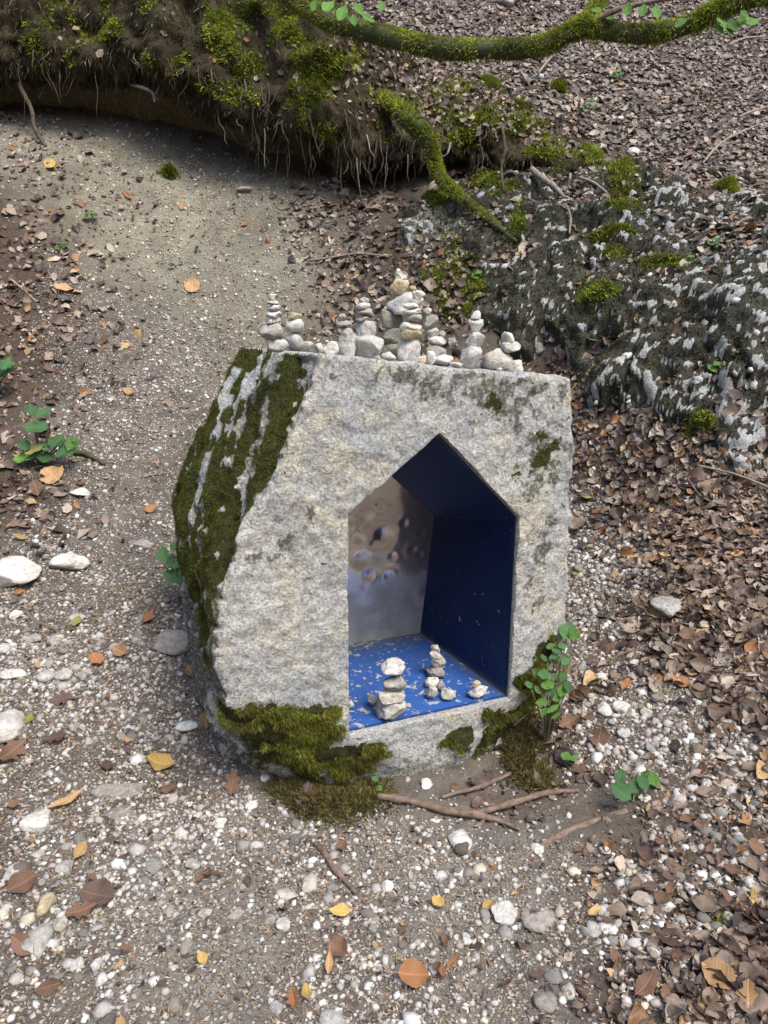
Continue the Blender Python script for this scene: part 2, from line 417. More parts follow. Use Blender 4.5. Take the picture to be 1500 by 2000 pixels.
def mat_outcrop():
    m, nt, bs = mat_new('mossy_limestone_outcrop'); b = NB(nt); co = b.coord()
    n1 = b.noise(co, 6, 5, 0.65); n2 = b.noise(co, 38, 5, 0.7)
    c = b.mix(b.ramp(n1, [(0.35, 0.0), (0.65, 1.0)]), (0.032, 0.033, 0.022), (0.085, 0.080, 0.060))
    c = b.mix(b.attr('mask', 'G'), c, b.mix(n2, (0.04, 0.052, 0.012), (0.085, 0.105, 0.025)))
    c = b.mix(b.math('MULTIPLY', b.attr('mask', 'B'), b.ramp(n2, [(0.3, 0.4), (0.6, 0.9)])), c, (0.20, 0.205, 0.16))
    wm = b.ramp(b.math('ADD', b.attr('mask', 'R'), b.math('MULTIPLY', b.math('SUBTRACT', n2, 0.5), 0.7)), [(0.42, 0.0), (0.58, 1.0)])
    c = b.mix(wm, c, b.mix(n2, (0.26, 0.265, 0.25), (0.50, 0.505, 0.49)))
    c = b.mix(1.0, c, b.ramp(n2, [(0.25, 0.65), (0.7, 1.2)]), 'MULTIPLY')
    nt.links.new(c, bs.inputs['Base Color']); bs.inputs['Roughness'].default_value = 0.9
    bs.inputs['Specular IOR Level'].default_value = 0.2
    nt.links.new(b.bump(n2, 0.9, 0.025, b.bump(n1, 0.5, 0.05)), bs.inputs['Normal'])
    return m
M['outcrop'] = mat_outcrop()
def mat_bank():
    m, nt, bs = mat_new('rooty_bank_soil'); b = NB(nt); co = b.coord()
    n1 = b.noise(co, 7, 5, 0.65); n2 = b.noise(co, 42, 5, 0.72)
    c = b.mix(b.ramp(n1, [(0.35, 0.0), (0.65, 1.0)]), (0.030, 0.025, 0.013), (0.085, 0.070, 0.040))
    c = b.mix(b.attr('mask', 'B'), c, b.mix(n2, (0.20, 0.165, 0.085), (0.36, 0.31, 0.19)))
    c = b.mix(b.attr('mask', 'G'), c, b.mix(n2, (0.04, 0.052, 0.008), (0.10, 0.115, 0.02)))
    c = b.mix(1.0, c, b.ramp(n2, [(0.3, 0.55), (0.7, 1.3)]), 'MULTIPLY')
    nt.links.new(c, bs.inputs['Base Color']); bs.inputs['Roughness'].default_value = 0.95
    bs.inputs['Specular IOR Level'].default_value = 0.15
    nt.links.new(b.bump(n2, 1.0, 0.03, b.bump(n1, 0.6, 0.06)), bs.inputs['Normal'])
    return m
M['bank'] = mat_bank()

# ------------------------------------------------------------------ terrain height G(x, y): thin-plate surface through measured points and added unseen rises
_ctl_px = [(0, 2000, 1.31), (750, 2000, 1.315), (1500, 2000, 1.30), (0, 1700, 1.75), (750, 1700, 1.777), (1500, 1700, 1.74),
           (0, 1500, 2.17), (330, 1500, 2.2), (750, 1530, 2.16), (1000, 1510, 2.19), (1200, 1500, 2.18), (1500, 1500, 2.1),
           (0, 1300, 2.62), (330, 1300, 2.65), (1200, 1300, 2.62), (1500, 1300, 2.43), (0, 1100, 3.2), (300, 1100, 3.35), (1200, 1100, 3.2), (1500, 1100, 2.9),
           (0, 900, 3.85), (300, 900, 4.05), (1200, 900, 3.8), (1500, 915, 3.42), (0, 700, 4.5), (300, 700, 4.75), (450, 640, 4.95), (700, 600, 5.0),
           (1200, 870, 3.84), (1500, 800, 3.55), (1000, 690, 4.6), (1000, 620, 4.68), (1200, 760, 4.02), (1200, 650, 4.22), (1500, 650, 3.78), (0, 541, 5.0), (300, 541, 5.3), (600, 541, 5.3),
           (0, 400, 5.5), (300, 400, 5.8), (600, 400, 5.8), (800, 500, 5.2), (1000, 540, 4.85), (1200, 480, 4.85), (1500, 480, 4.5),
           (0, 300, 5.95), (300, 300, 6.25), (600, 345, 6.1), (760, 335, 6.15), (900, 340, 5.95), (0, 235, 6.35), (0, 180, 6.85), (300, 240, 6.55), (300, 190, 6.95), (500, 290, 6.45),
           (1200, 330, 5.9), (1500, 330, 5.9), (1000, 230, 6.55), (760, 130, 7.2), (1200, 180, 7.3), (1500, 180, 7.4), (760, 0, 8.6), (1200, 0, 9.6), (1500, 0, 10.0),
           (0, 60, 7.9), (300, 60, 8.0), (-300, 900, 3.8), (-300, 400, 5.5), (1800, 900, 3.3), (1800, 480, 4.8), (1800, 180, 7.4)]
_ctl = [at_y(*p) for p in _ctl_px]
for X in (-14, -6, 0, 6, 14):
    _ctl += [np.array([X, -1.0, -0.12]), np.array([X, -3.0, -0.15]), np.array([X, -9.0, 2.6]), np.array([X, -30.0, 15.0]), np.array([X, 14.0, 6.6]), np.array([X, 30.0, 14.5])]  # points behind the viewer raised, unseen, to shut out the low sky
for X in (-14, -7, 7, 14):                       # unseen ground added on every side, raised to block the low sky
    up_ = {-14: 6.0, -7: 1.8, 7: 1.2, 14: 4.5}[X]
    _ctl += [np.array([X, 1.5, 0.0 + up_]), np.array([X, 3.2, 0.45 + up_]), np.array([X, 5.0, 1.5 + up_]), np.array([X, 7.0, 2.9 + up_ * 0.8]), np.array([X, 10, 4.6 + up_ * 0.5])]
_ctl = np.array(_ctl)
def _tps(r2): return 0.5 * r2 * np.log(np.maximum(r2, 1e-12))
_n = len(_ctl)
_K = _tps(((_ctl[:, None, :2] - _ctl[None, :, :2]) ** 2).sum(-1)) + np.eye(_n) * 0.003
_Pm = np.concatenate([np.ones((_n, 1)), _ctl[:, :2]], 1)
_A = np.zeros((_n + 3, _n + 3)); _A[:_n, :_n] = _K; _A[:_n, _n:] = _Pm; _A[_n:, :_n] = _Pm.T
_w = np.linalg.solve(_A, np.concatenate([_ctl[:, 2], np.zeros(3)]))
def G_exact(x, y):
    x = np.asarray(x, float); y = np.asarray(y, float); sh = x.shape
    p = np.stack([x.ravel(), y.ravel()], 1); z = np.empty(len(p))
    for i in range(0, len(p), 20000):
        q = p[i:i + 20000]
        z[i:i + 20000] = _tps(((q[:, None] - _ctl[None, :, :2]) ** 2).sum(-1)) @ _w[:_n] + _w[_n] + q @ _w[_n + 1:]
    P3 = np.stack([p[:, 0], p[:, 1], 0 * z], 1)
    amp = np.clip(0.5 + 0.12 * p[:, 1], 0.4, 1.6)
    z = z + amp * (0.016 * fbm(P3 * 3.0, 3, 5) + 0.006 * fbm(P3 * 14.0, 2, 9))
    return z.reshape(sh)
_hx0, _hy0, _hs = -6.8, 0.7, 0.025
_hx, _hy = np.arange(_hx0, 9.6, _hs), np.arange(_hy0, 14.2, _hs)
_H = G_exact(*np.meshgrid(_hx, _hy, indexing='ij'))
def G(x, y):
    x = np.asarray(x, float); y = np.asarray(y, float)
    a = np.clip((x - _hx0) / _hs, 0, len(_hx) - 1.001); b = np.clip((y - _hy0) / _hs, 0, len(_hy) - 1.001)
    i, j = a.astype(int), b.astype(int); f, g = a - i, b - j
    return (_H[i, j] * (1 - f) + _H[i + 1, j] * f) * (1 - g) + (_H[i, j + 1] * (1 - f) + _H[i + 1, j + 1] * f) * g
def Gn(x, y, e=0.03):
    zx = (G(x + e, y) - G(x - e, y)) / (2 * e); zy = (G(x, y + e) - G(x, y - e)) / (2 * e)
    n = np.stack([-zx, -zy, np.ones_like(zx)], -1); return n / np.linalg.norm(n, axis=-1, keepdims=True)
_cache_t = np.linspace(0.9, 14, 300)
def on_ground(u, v):
    d = ray(u, v); Y = _cache_t; P = CAMP + d[None] * (Y / d[1])[:, None]
    below = P[:, 2] < G(P[:, 0], P[:, 1])
    i = int(np.argmax(below)) if below.any() else len(Y) - 1
    a, b = Y[max(i - 1, 0)], Y[i]
    for _ in range(12):
        m = 0.5 * (a + b); p = CAMP + d * (m / d[1])
        if p[2] < G(p[0], p[1]): b = m
        else: a = m
    p = CAMP + d * (b / d[1]); p[2] = float(G(p[0], p[1])); return p
def world_poly(px): return [tuple(on_ground(u, v)[:2]) for u, v in px]

# areas of the ground, as outlines on the terrain
A_SAND = world_poly([(-650, 205), (300, 245), (560, 300), (630, 400), (650, 560), (600, 700), (430, 760), (330, 640), (200, 480), (110, 350), (-650, 285)])
A_PATH = world_poly([(110, 480), (330, 640), (620, 640), (700, 700), (700, 900), (430, 1300), (640, 1600), (1150, 1650), (1180, 1800), (1100, 2080), (-650, 2080), (-650, 1080), (60, 1050), (130, 800), (60, 640)])
A_STRIP = world_poly([(1080, 950), (1180, 985), (1260, 1080), (1330, 1200), (1400, 1330), (1370, 1480), (1290, 1560), (1180, 1560), (1130, 1480), (1060, 1330), (1060, 1000)])
A_LIT_R = world_poly([(1040, 690), (1130, 735), (1240, 815), (1400, 880), (2150, 930), (2150, 2100), (1230, 2100), (1180, 1850), (1240, 1650), (1330, 1520), (1400, 1340), (1330, 1190), (1250, 1060), (1170, 960), (1060, 930)])
A_LIT_UP = world_poly([(640, -260), (2150, -260), (2150, 440), (1500, 440), (1330, 380), (1200, 320), (1080, 260), (900, 160), (780, 110), (640, 60)])
A_LIT_MID = world_poly([(610, 350), (700, 335), (790, 360), (840, 470), (860, 590), (980, 630), (1080, 700), (1100, 800), (900, 760), (700, 680), (640, 560), (600, 460)])
A_LIT_L = world_poly([(-650, 310), (60, 310), (190, 380), (230, 480), (150, 620), (90, 740), (60, 830), (-650, 860)])
A_LIT_L2 = world_poly([(-650, 800), (60, 830), (120, 960), (90, 1060), (-650, 1090)])
A_LIT_B = world_poly([(1020, 1400), (1120, 1330), (1160, 1420), (1200, 1500), (1160, 1560), (1050, 1560)])
A_DUST = [world_poly([(420, 1280), (560, 1480), (470, 1650), (330, 1800), (300, 2080), (420, 2080), (560, 1900), (560, 1700), (600, 1580), (500, 1450), (250, 1330)]),
          world_poly([(600, 1570), (1000, 1620), (1160, 1640), (1060, 1780), (1000, 1900), (1250, 2080), (900, 2080), (780, 1800), (640, 1700)])]
A_ROCK = world_poly([(770, 440), (880, 345), (1050, 300), (1230, 330), (1400, 385), (1900, 440), (1950, 985), (1400, 905), (1250, 870), (1130, 790), (1060, 700), (980, 640), (850, 610), (790, 530)])
def jit(x, y, s, f, seed):
    P = np.stack([x, y, np.zeros_like(x)], -1) * f
    return x + s * fbm(P, 3, seed), y + s * fbm(P + 31.7, 3, seed + 7)
def area(polys, x, y, s=0.12, f=3.0, seed=21):
    jx, jy = jit(x, y, s, f, seed); r = np.zeros(np.shape(x), bool)
    for p in polys: r |= in_poly(jx, jy, p)
    return r
LITTER = [A_LIT_R, A_LIT_UP, A_LIT_MID, A_LIT_L, A_LIT_L2, A_LIT_B]

def soft(polys, x, y, s=0.06, seed=40, jt=0.12, n=8):
    t = 0
    for k in range(n):
        rr = s * (0.5 if k % 2 else 1.0)
        t = t + area(polys, x + rr * math.cos(k * 2.399), y + rr * math.sin(k * 2.399), jt, 3.0, 21)
    return t / n
# ground sheet
def spread(a, b, step0, grow):
    out = [a]; st = step0
    while out[-1] < b: out.append(out[-1] + st); st *= grow
    return out
xs = np.array(sorted(set(np.round(np.concatenate([np.arange(-2.2, 2.2001, 0.026), spread(2.2, 6.0, 0.045, 1.004), spread(6.1, 45, 0.3, 1.16),
              -np.array(spread(2.2, 6.0, 0.045, 1.004)), -np.array(spread(6.1, 45, 0.3, 1.16))]), 4))))
ys = np.array(sorted(set(np.round(np.concatenate([np.arange(0.8, 3.6, 0.022), np.arange(3.6, 8.0, 0.036), spread(8.0, 13.0, 0.08, 1.01), spread(13.2, 60, 0.4, 1.15),
              -np.array(spread(-0.75, 45, 0.12, 1.15))]), 4))))
gx, gy = np.meshgrid(xs, ys, indexing='ij'); fx, fy = gx.ravel(), gy.ravel()
gz = G_exact(fx, fy)
near = (np.abs(fx) < 7) & (fy > 0.5) & (fy < 14)
mask = np.zeros((len(fx), 4), np.float32)
mask[:, 0] = soft([A_SAND], fx, fy, 0.32, 40, 0.45, 10); mask[:, 1] = soft(LITTER, fx, fy, 0.16, 40, 0.25, 8)
mask[:, 1] = np.where(near, mask[:, 1], 1.0)
mask[:, 2] = np.maximum(soft([A_PATH, A_STRIP], fx, fy), 0.45 * mask[:, 0])
mask[:, 3] = soft(A_DUST, fx, fy, 0.14, 40, 0.25, 8)
rockm = soft([A_ROCK], fx, fy, 0.05)
gz2 = gz - 0.14 * (rockm > 0.99)
P3 = np.stack([fx, fy, gz], 1)
gz2 = gz2 + np.where(near, 0.004 * fbm(P3 * 40, 2, 3), 0) + mask[:, 1] * 0.010 * fbm(P3 * 16, 2, 4)
ground = link('ground', mesh_np('ground', np.stack([fx, fy, gz2], 1), grid_faces(len(xs), len(ys)), smooth=True, attr={'mask': mask}), M['ground'])
tag(ground, kind='structure')

# ------------------------------------------------------------------ boulder with the house-shaped niche
ZF = 0.22
FL, FR = at_z(680, 1437, ZF), at_z(997, 1365, ZF)
e1 = (FR - FL); e1[2] = 0; e1 /= np.linalg.norm(e1)
upl = np.array([-0.03 * e1[1], 0.03 * e1[0], 1.0]); upl /= np.linalg.norm(upl)
FN = np.cross(e1, upl); FN /= np.linalg.norm(FN)            # points towards the viewer
if FN[1] > 0: FN = -FN
fr = lambda u, v, off=0.0: at_plane(u, v, FL, FN) + FN * off
T0, T1 = fr(640, 694), fr(1112, 738)
T2 = at_y(470, 677, T0[1] + 0.36)
TN = np.cross(T1 - T0, T2 - T0); TN /= np.linalg.norm(TN)
if TN[2] < 0: TN = -TN
def topz(x, y): return T0[2] - (TN[0] * (x - T0[0]) + TN[1] * (y - T0[1])) / TN[2]
back = -FN.copy(); back[2] = 0; back /= np.linalg.norm(back)
pts = [T0, T1, T2, fr(1126, 765, -0.03), fr(1122, 1000, -0.01), fr(1112, 1230, -0.03), fr(1060, 1290, -0.01), fr(1003, 1368), fr(900, 1402), fr(690, 1450), fr(650, 1405), fr(540, 1388), fr(440, 1372), fr(430, 1152),
       fr(500, 1035), fr(565, 890), fr(610, 785)]
# left facet and flank
B0 = fr(430, 1152)
CN = np.cross(fr(565, 890) - T2, B0 - T2); CN /= np.linalg.norm(CN)
for u, v, Y in ((400, 832, 2.36), (366, 930, 2.36), (350, 1010, 2.34), (352, 1060, 2.33), (372, 1110, 2.32), (392, 1210, 2.31), (412, 1350, 2.30)):
    pts.append(at_y(u, v, Y))
pts += [at_z(432, 1440, 0.04), at_z(600, 1518, 0.0), at_z(742, 1532, 0.0), at_z(868, 1502, 0.02), fr(1010, 1420, -0.03), fr(1050, 1400, -0.10)]
low = [p.copy() for p in pts[-6:]]
for p in low: p[2] = -0.2; pts.append(p + back * 0.06)
TB0 = T2 + back * 0.45 + e1 * 0.10; TB0[2] = topz(TB0[0], TB0[1]) - 0.02
TB1 = T1 + back * 0.86 - e1 * 0.06; TB1[2] = topz(TB1[0], TB1[1]) - 0.03
TM = T1 + back * 0.45; TM[2] = topz(TM[0], TM[1]) - 0.02
pts += [TB0, TB1, TM]
FB = fr(1112, 1230) + back * 0.9; FB0 = FB.copy(); FB0[2] = -0.1
BLb = at_y(352, 1040, 2.33) + back * 0.45; BLb0 = BLb.copy(); BLb0[2] = -0.1
pts += [FB, FB0, BLb + e1 * 0.04, BLb0 + e1 * 0.08]
bm = bmesh.new()
for p in pts: bm.verts.new(p)
res = bmesh.ops.convex_hull(bm, input=bm.verts)
bmesh.ops.delete(bm, geom=[v for v in bm.verts if not v.link_faces], context='VERTS')
hull = bpy.data.meshes.new('hull'); bm.to_mesh(hull); bm.free()
tmp = bpy.data.objects.new('tmp', hull); COL.objects.link(tmp)
md = tmp.modifiers.new('r', 'REMESH'); md.mode = 'VOXEL'; md.voxel_size = 0.0100
dg = bpy.context.evaluated_depsgraph_get()
rm = bpy.data.meshes.new_from_object(tmp.evaluated_get(dg))
bpy.data.objects.remove(tmp)
nv = len(rm.vertices); V = np.empty(nv * 3, np.float32); rm.vertices.foreach_get('co', V); V = V.reshape(-1, 3).astype(float)
NN = np.empty(nv * 3, np.float32); rm.vertices.foreach_get('normal', NN); NN = NN.reshape(-1, 3).astype(float)
frontness = sstep(NN @ FN, 0.8, 0.97); topness = sstep(NN @ TN, 0.75, 0.95)
leftness = sstep(-(NN @ e1), 0.35, 0.7) * (1 - topness)
vdir = B0 - (T0 + T2) / 2; vdir /= np.linalg.norm(vdir)          # run of the bedding streaks on the left facet
along = V @ vdir
Vst = V - np.outer(along, vdir) * 0.86
streak = fbm(Vst * 13, 4, 60)
def facets(P, f, sd):       # broken stone: ridged noise gives flat chips with sharp steps between
    return np.abs(fbm(P * f, 3, sd)) * 2 - 0.6
d = 0.011 * fbm(V * 4, 3, 50) + 0.006 * fbm(V * 12, 3, 53) + 0.0035 * facets(V, 11, 58) + 0.0045 * fbm(V * 24, 3, 51) + 0.0045 * fbm(V * 52, 2, 52)
ch = np.abs(fbm(V * 8 + 3, 3, 56)); d -= 0.012 * sstep(0.16 - ch, 0, 0.16) * sstep(fbm(V * 2.2, 2, 57), 0.1, 0.5)
d = d * (1 - 0.55 * topness) * (1 - 0.30 * frontness)
d += leftness * 0.022 * streak
V2 = V + NN * d[:, None]
rm.vertices.foreach_set('co', V2.astype(np.float32).ravel()); rm.update()
# niche solid: front pentagon on the face, back pentagon deeper in the block
BR = at_z(820, 1236, ZF)
e2 = (BR - at_z(680, 1258, ZF)); e2[2] = 0; e2 /= np.linalg.norm(e2)
W = np.linalg.norm(FR - FL)
BL = BR - e2 * W * 0.97
bn = np.cross(e2, np.array([0, 0, 1.0]))
bup = np.array([0.02, -0.06, 1.0]); bpn = np.cross(e2, bup)
bk = lambda u, v: at_plane(u, v, BR, bpn)
ER = bk(848, 1005); PK = bk(706, 876); EL = BL + (ER - BR) * np.array([-0.2, 1, 1.0])
NF = [fr(680, 1437), fr(997, 1365), fr(1014, 1010), fr(860, 845), fr(678, 1004)]
NF[0][2] = NF[1][2] = ZF
NBk = [BL, BR, ER, PK, EL]
ext = [a + (a - b) * 0.25 for a, b in zip(NF, NBk)]
bm = bmesh.new()
NSEG = 14
ends = [p + (p - a) * 0.012 for p, a in zip(NBk, NF)]
rings = []
for it in range(NSEG + 1):
    ring_ = []
    for i in range(5):
        j = (i + 1) % 5
        for q in range(NSEG):
            a_ = ext[i] + (ends[i] - ext[i]) * it / NSEG; b_ = ext[j] + (ends[j] - ext[j]) * it / NSEG
            ring_.append(bm.verts.new(a_ + (b_ - a_) * q / NSEG))
    rings.append(ring_)
for r0, r1 in zip(rings, rings[1:]):
    for q in range(len(r0)):
        w_ = (q + 1) % len(r0); bm.faces.new((r0[w_], r0[q], r1[q], r1[w_]))
for ring_, cc in ((rings[0], sum(ext) / 5), (rings[-1], sum(ends) / 5)):
    cv = bm.verts.new(cc)
    for q in range(len(ring_)): bm.faces.new((ring_[q], ring_[(q + 1) % len(ring_)], cv))
bmesh.ops.triangulate(bm, faces=bm.faces[:]); bmesh.ops.recalc_face_normals(bm, faces=bm.faces[:])
cm = bpy.data.meshes.new('cut'); bm.to_mesh(cm); bm.free()
rock_t = bpy.data.objects.new('tmp_rock', rm); COL.objects.link(rock_t)
cut = bpy.data.objects.new('tmp_cut', cm); COL.objects.link(cut)
md = rock_t.modifiers.new('b', 'BOOLEAN'); md.operation = 'DIFFERENCE'; md.solver = 'EXACT'; md.object = cut
dg = bpy.context.evaluated_depsgraph_get()
bmesh_final = bpy.data.meshes.new_from_object(rock_t.evaluated_get(dg))
bpy.data.objects.remove(rock_t); bpy.data.objects.remove(cut)
bmesh_final.materials.clear()
nv = len(bmesh_final.vertices)
V = np.empty(nv * 3, np.float32); bmesh_final.vertices.foreach_get('co', V); V = V.reshape(-1, 3).astype(float)
NN = np.empty(nv * 3, np.float32); bmesh_final.vertices.foreach_get('normal', NN); NN = NN.reshape(-1, 3).astype(float)
bmesh_final.polygons.foreach_set('use_smooth', np.ones(len(bmesh_final.polygons), bool))
# moss cover: on the left facet between bedding streaks, round the foot, and a few patches on the face
frontness = sstep(NN @ FN, 0.7, 0.95); topness = sstep(NN @ TN, 0.75, 0.95)
leftness = sstep(-((V - FL) @ FN) + 0.012 * fbm(V * 14, 3, 69), 0.008, 0.03) * sstep(-(NN @ e1), -0.1, 0.15) * (1 - topness)
leftness = leftness * sstep(-((V - FL) @ e1), 0.04, 0.08)      # never inside the niche
along = V @ vdir; Vst = V - np.outer(along, vdir) * 0.86
streak = fbm(Vst * 15, 3, 60) + 0.5 * fbm(V * 26, 3, 66)
moss = leftness * sstep(streak, -0.40, -0.05) * sstep(V[:, 2] + 0.10 * fbm(V * 6, 2, 68), 0.50, 0.62)
moss = np.maximum(moss, leftness * sstep(fbm(V * 5, 3, 67), 0.05, 0.25) * 0.8 * sstep(0.7 - V[:, 2], 0, 0.2) * sstep(-(V - B0) @ back, -0.25, -0.02))
def spot(u, v, r, thr=0.0, sd=70, f=16):
    c = fr(u, v); rr = r * np.linalg.norm(c - CAMP) / 1560
    dist = np.linalg.norm(V - c, axis=1) / rr
    return sstep(1.0 - dist + 1.1 * fbm(V * f, 4, sd) + thr, 0.25, 0.6)
patches = [(1062, 890, 62), (1045, 955, 22), (960, 785, 42), (1010, 800, 34), (855, 755, 26), (700, 722, 22), (780, 735, 30), (1055, 1075, 30), (1035, 1130, 18), (900, 748, 20), (1085, 1010, 18), (660, 735, 16), (735, 722, 20), (830, 745, 26), (872, 772, 20), (930, 762, 34), (985, 778, 40), (1040, 762, 26), (1100, 762, 24), (1080, 935, 26), (1108, 985, 14), (1050, 1180, 16), (1068, 1015, 12), (1040, 850, 26), (600, 1010, 20), (560, 1060, 22), (520, 1090, 26), (480, 1110, 20)]
algae_shade = np.zeros(nv)
for i, (u, v, r) in enumerate(patches):
    s = spot(u, v, r * 1.15, 0.0, 70 + i, 34); algae_shade = np.maximum(algae_shade, s * frontness * 0.9)
    if r > 40: moss = np.maximum(moss, 0.75 * spot(u, v, r * 0.75, -0.05, 90 + i, 22) * frontness)
lowm = 0
for i, (u, v, r) in enumerate([(470, 1405, 55), (540, 1420, 60), (610, 1420, 60), (660, 1470, 60), (700, 1500, 45), (580, 1480, 55), (1050, 1330, 55), (1040, 1410, 70), (1000, 1440, 60), (900, 1440, 34), (970, 1400, 30), (720, 1470, 38), (1075, 1270, 34)]):
    c = fr(u, v); rr = r * np.linalg.norm(c - CAMP) / 1560
    lowm = np.maximum(lowm, sstep(1.15 - np.linalg.norm((V - c) * np.array([1, 0.5, 1]), axis=1) / rr + 0.6 * fbm(V * 15, 3, 120 + i), 0.15, 0.6))
lowm = lowm * sstep(0.405 + 0.03 * fbm(V * 9, 2, 99) + 0.10 * sstep(V[:, 0], 0.3, 0.6) - V[:, 2], 0, 0.03)
lowm = lowm * np.where(((V - FL) @ e1 > -0.035 + 0.03 * fbm(V * 20, 3, 98)) & (V[:, 2] > ZF - 0.035) & (V[:, 0] < 0.3), 0.0, 1.0)   # the sill of the niche stays bare
moss = np.maximum(moss, lowm)
flank = sstep(-(NN @ e1), 0.40, 0.62) * sstep(NN[:, 2], 0.5, 0.2) * sstep(-((V - FL) @ e1), 0.04, 0.08)
algae_shade = np.maximum(algae_shade, 0.95 * flank * sstep(fbm(V * 4, 3, 130), -0.9, -0.2))  # left flank darkened: algae, plus its shade put into the colour
algae_shade = np.maximum(algae_shade, 0.7 * leftness * sstep(fbm(Vst * 12, 3, 131), 0.0, 0.5))
algae_shade = np.maximum(algae_shade, 0.6 * sstep(0.16 - V[:, 2], 0, 0.12))
inside = np.zeros(nv)
bcol = np.stack([moss, algae_shade, inside, np.ones(nv)], 1)
set_col(bmesh_final, 'mask', bcol)
boulder = empty('hollowed_boulder', (0, 0, 0))
tag(boulder, 'large mossy limestone boulder hollowed with a blue house-shaped niche', 'boulder')
rock = link('rock', bmesh_final, M['boulder'], boulder)

# moss fibres grown on a mesh: triangles standing on the surface where the mask allows
MOSS_PAL = np.array([[0.075, 0.10, 0.012], [0.14, 0.17, 0.02], [0.23, 0.26, 0.035], [0.115, 0.11, 0.022], [0.15, 0.11, 0.04]])
def moss_mesh(name, P, N, L, Wd, pal=MOSS_PAL, probs=(0.3, 0.34, 0.2, 0.1, 0.06), droop=0.0, spreadk=0.9, bright=1.0):
    n = len(P)
    D = N + spreadk * rng.normal(size=(n, 3)) * 0.6; D[:, 2] += 0.15 - droop
    D /= np.linalg.norm(D, axis=1, keepdims=True)
    S = np.cross(D, rng.normal(size=(n, 3))); S /= np.linalg.norm(S, axis=1, keepdims=True)
    L = L * rng.uniform(0.5, 1.3, n)[:, None]; w = Wd * rng.uniform(0.6, 1.3, n)[:, None]
    V = np.stack([P - S * w - N * 0.003, P + S * w - N * 0.003, P + D * L], 1).reshape(-1, 3)
    c = pal[rng.choice(len(pal), n, p=probs)] * rng.uniform(0.65, 1.35, (n, 1)) * bright
    cl = fbm(P * 7.0, 3, 401)[:, None]; dry = sstep(fbm(P * 10.0, 3, 402), 0.15, 0.6)[:, None]
    c = c * np.clip(1.12 + 0.45 * cl, 0.55, 1.7); c = c * (1 - 0.4 * dry) + np.array([0.17, 0.135, 0.05]) * 0.4 * dry   # older brown shoots between fresh ones
    c = np.repeat(c, 3, 0)
    return mesh_np(name, V, np.arange(3 * n).reshape(-1, 3), col=c)
def sample_mesh(V, NN, F, wt, n):
    a, b, c = V[F[:, 0]], V[F[:, 1]], V[F[:, 2]]
    ar = np.linalg.norm(np.cross(b - a, c - a), axis=1) * wt[F].mean(1)
    k = rng.choice(len(F), n, p=ar / ar.sum()); r1 = np.sqrt(rng.random((n, 1))); r2 = rng.random((n, 1))
    P = a[k] * (1 - r1) + b[k] * r1 * (1 - r2) + c[k] * r1 * r2
    Nm = NN[F[k, 0]]; return P, Nm
bmesh_final.calc_loop_triangles()
TF = np.empty(len(bmesh_final.loop_triangles) * 3, np.int32); bmesh_final.loop_triangles.foreach_get('vertices', TF); TF = TF.reshape(-1, 3)
seen = (NN @ np.array([0, -1.0, 0.2]) > -0.5)
wt = np.where(moss > 0.3, moss ** 1.5, 0) * seen * (V[:, 2] > -0.05)
P, N_ = sample_mesh(V, NN, TF, wt * (1 - lowm * 0.9), 80000)
tag(link('moss', moss_mesh('moss_on_facet', P, N_, 0.0075, 0.0015, spreadk=1.3, probs=(0.36, 0.16, 0.05, 0.25, 0.18), bright=0.85), M['moss'], boulder), 'olive moss covering the sloping facet', kind='stuff')
P, N_ = sample_mesh(V, NN, TF, np.where(lowm > 0.4, lowm, 0) * seen * (V[:, 2] > -0.05), 60000)
P = P + N_ * (0.022 * np.clip(fbm(P * 24, 2, 77) + 0.2, 0, 1))[:, None]
kp = fbm(P * 11, 3, 78) > -0.15; P, N_ = P[kp], N_[kp]
tag(link('foot_moss', moss_mesh('moss_on_foot', P, N_, 0.017, 0.0017, spreadk=1.3, droop=0.2, probs=(0.26, 0.20, 0.10, 0.22, 0.22)), M['moss'], boulder), 'shaggy brown-green moss hanging round the foot', kind='stuff')

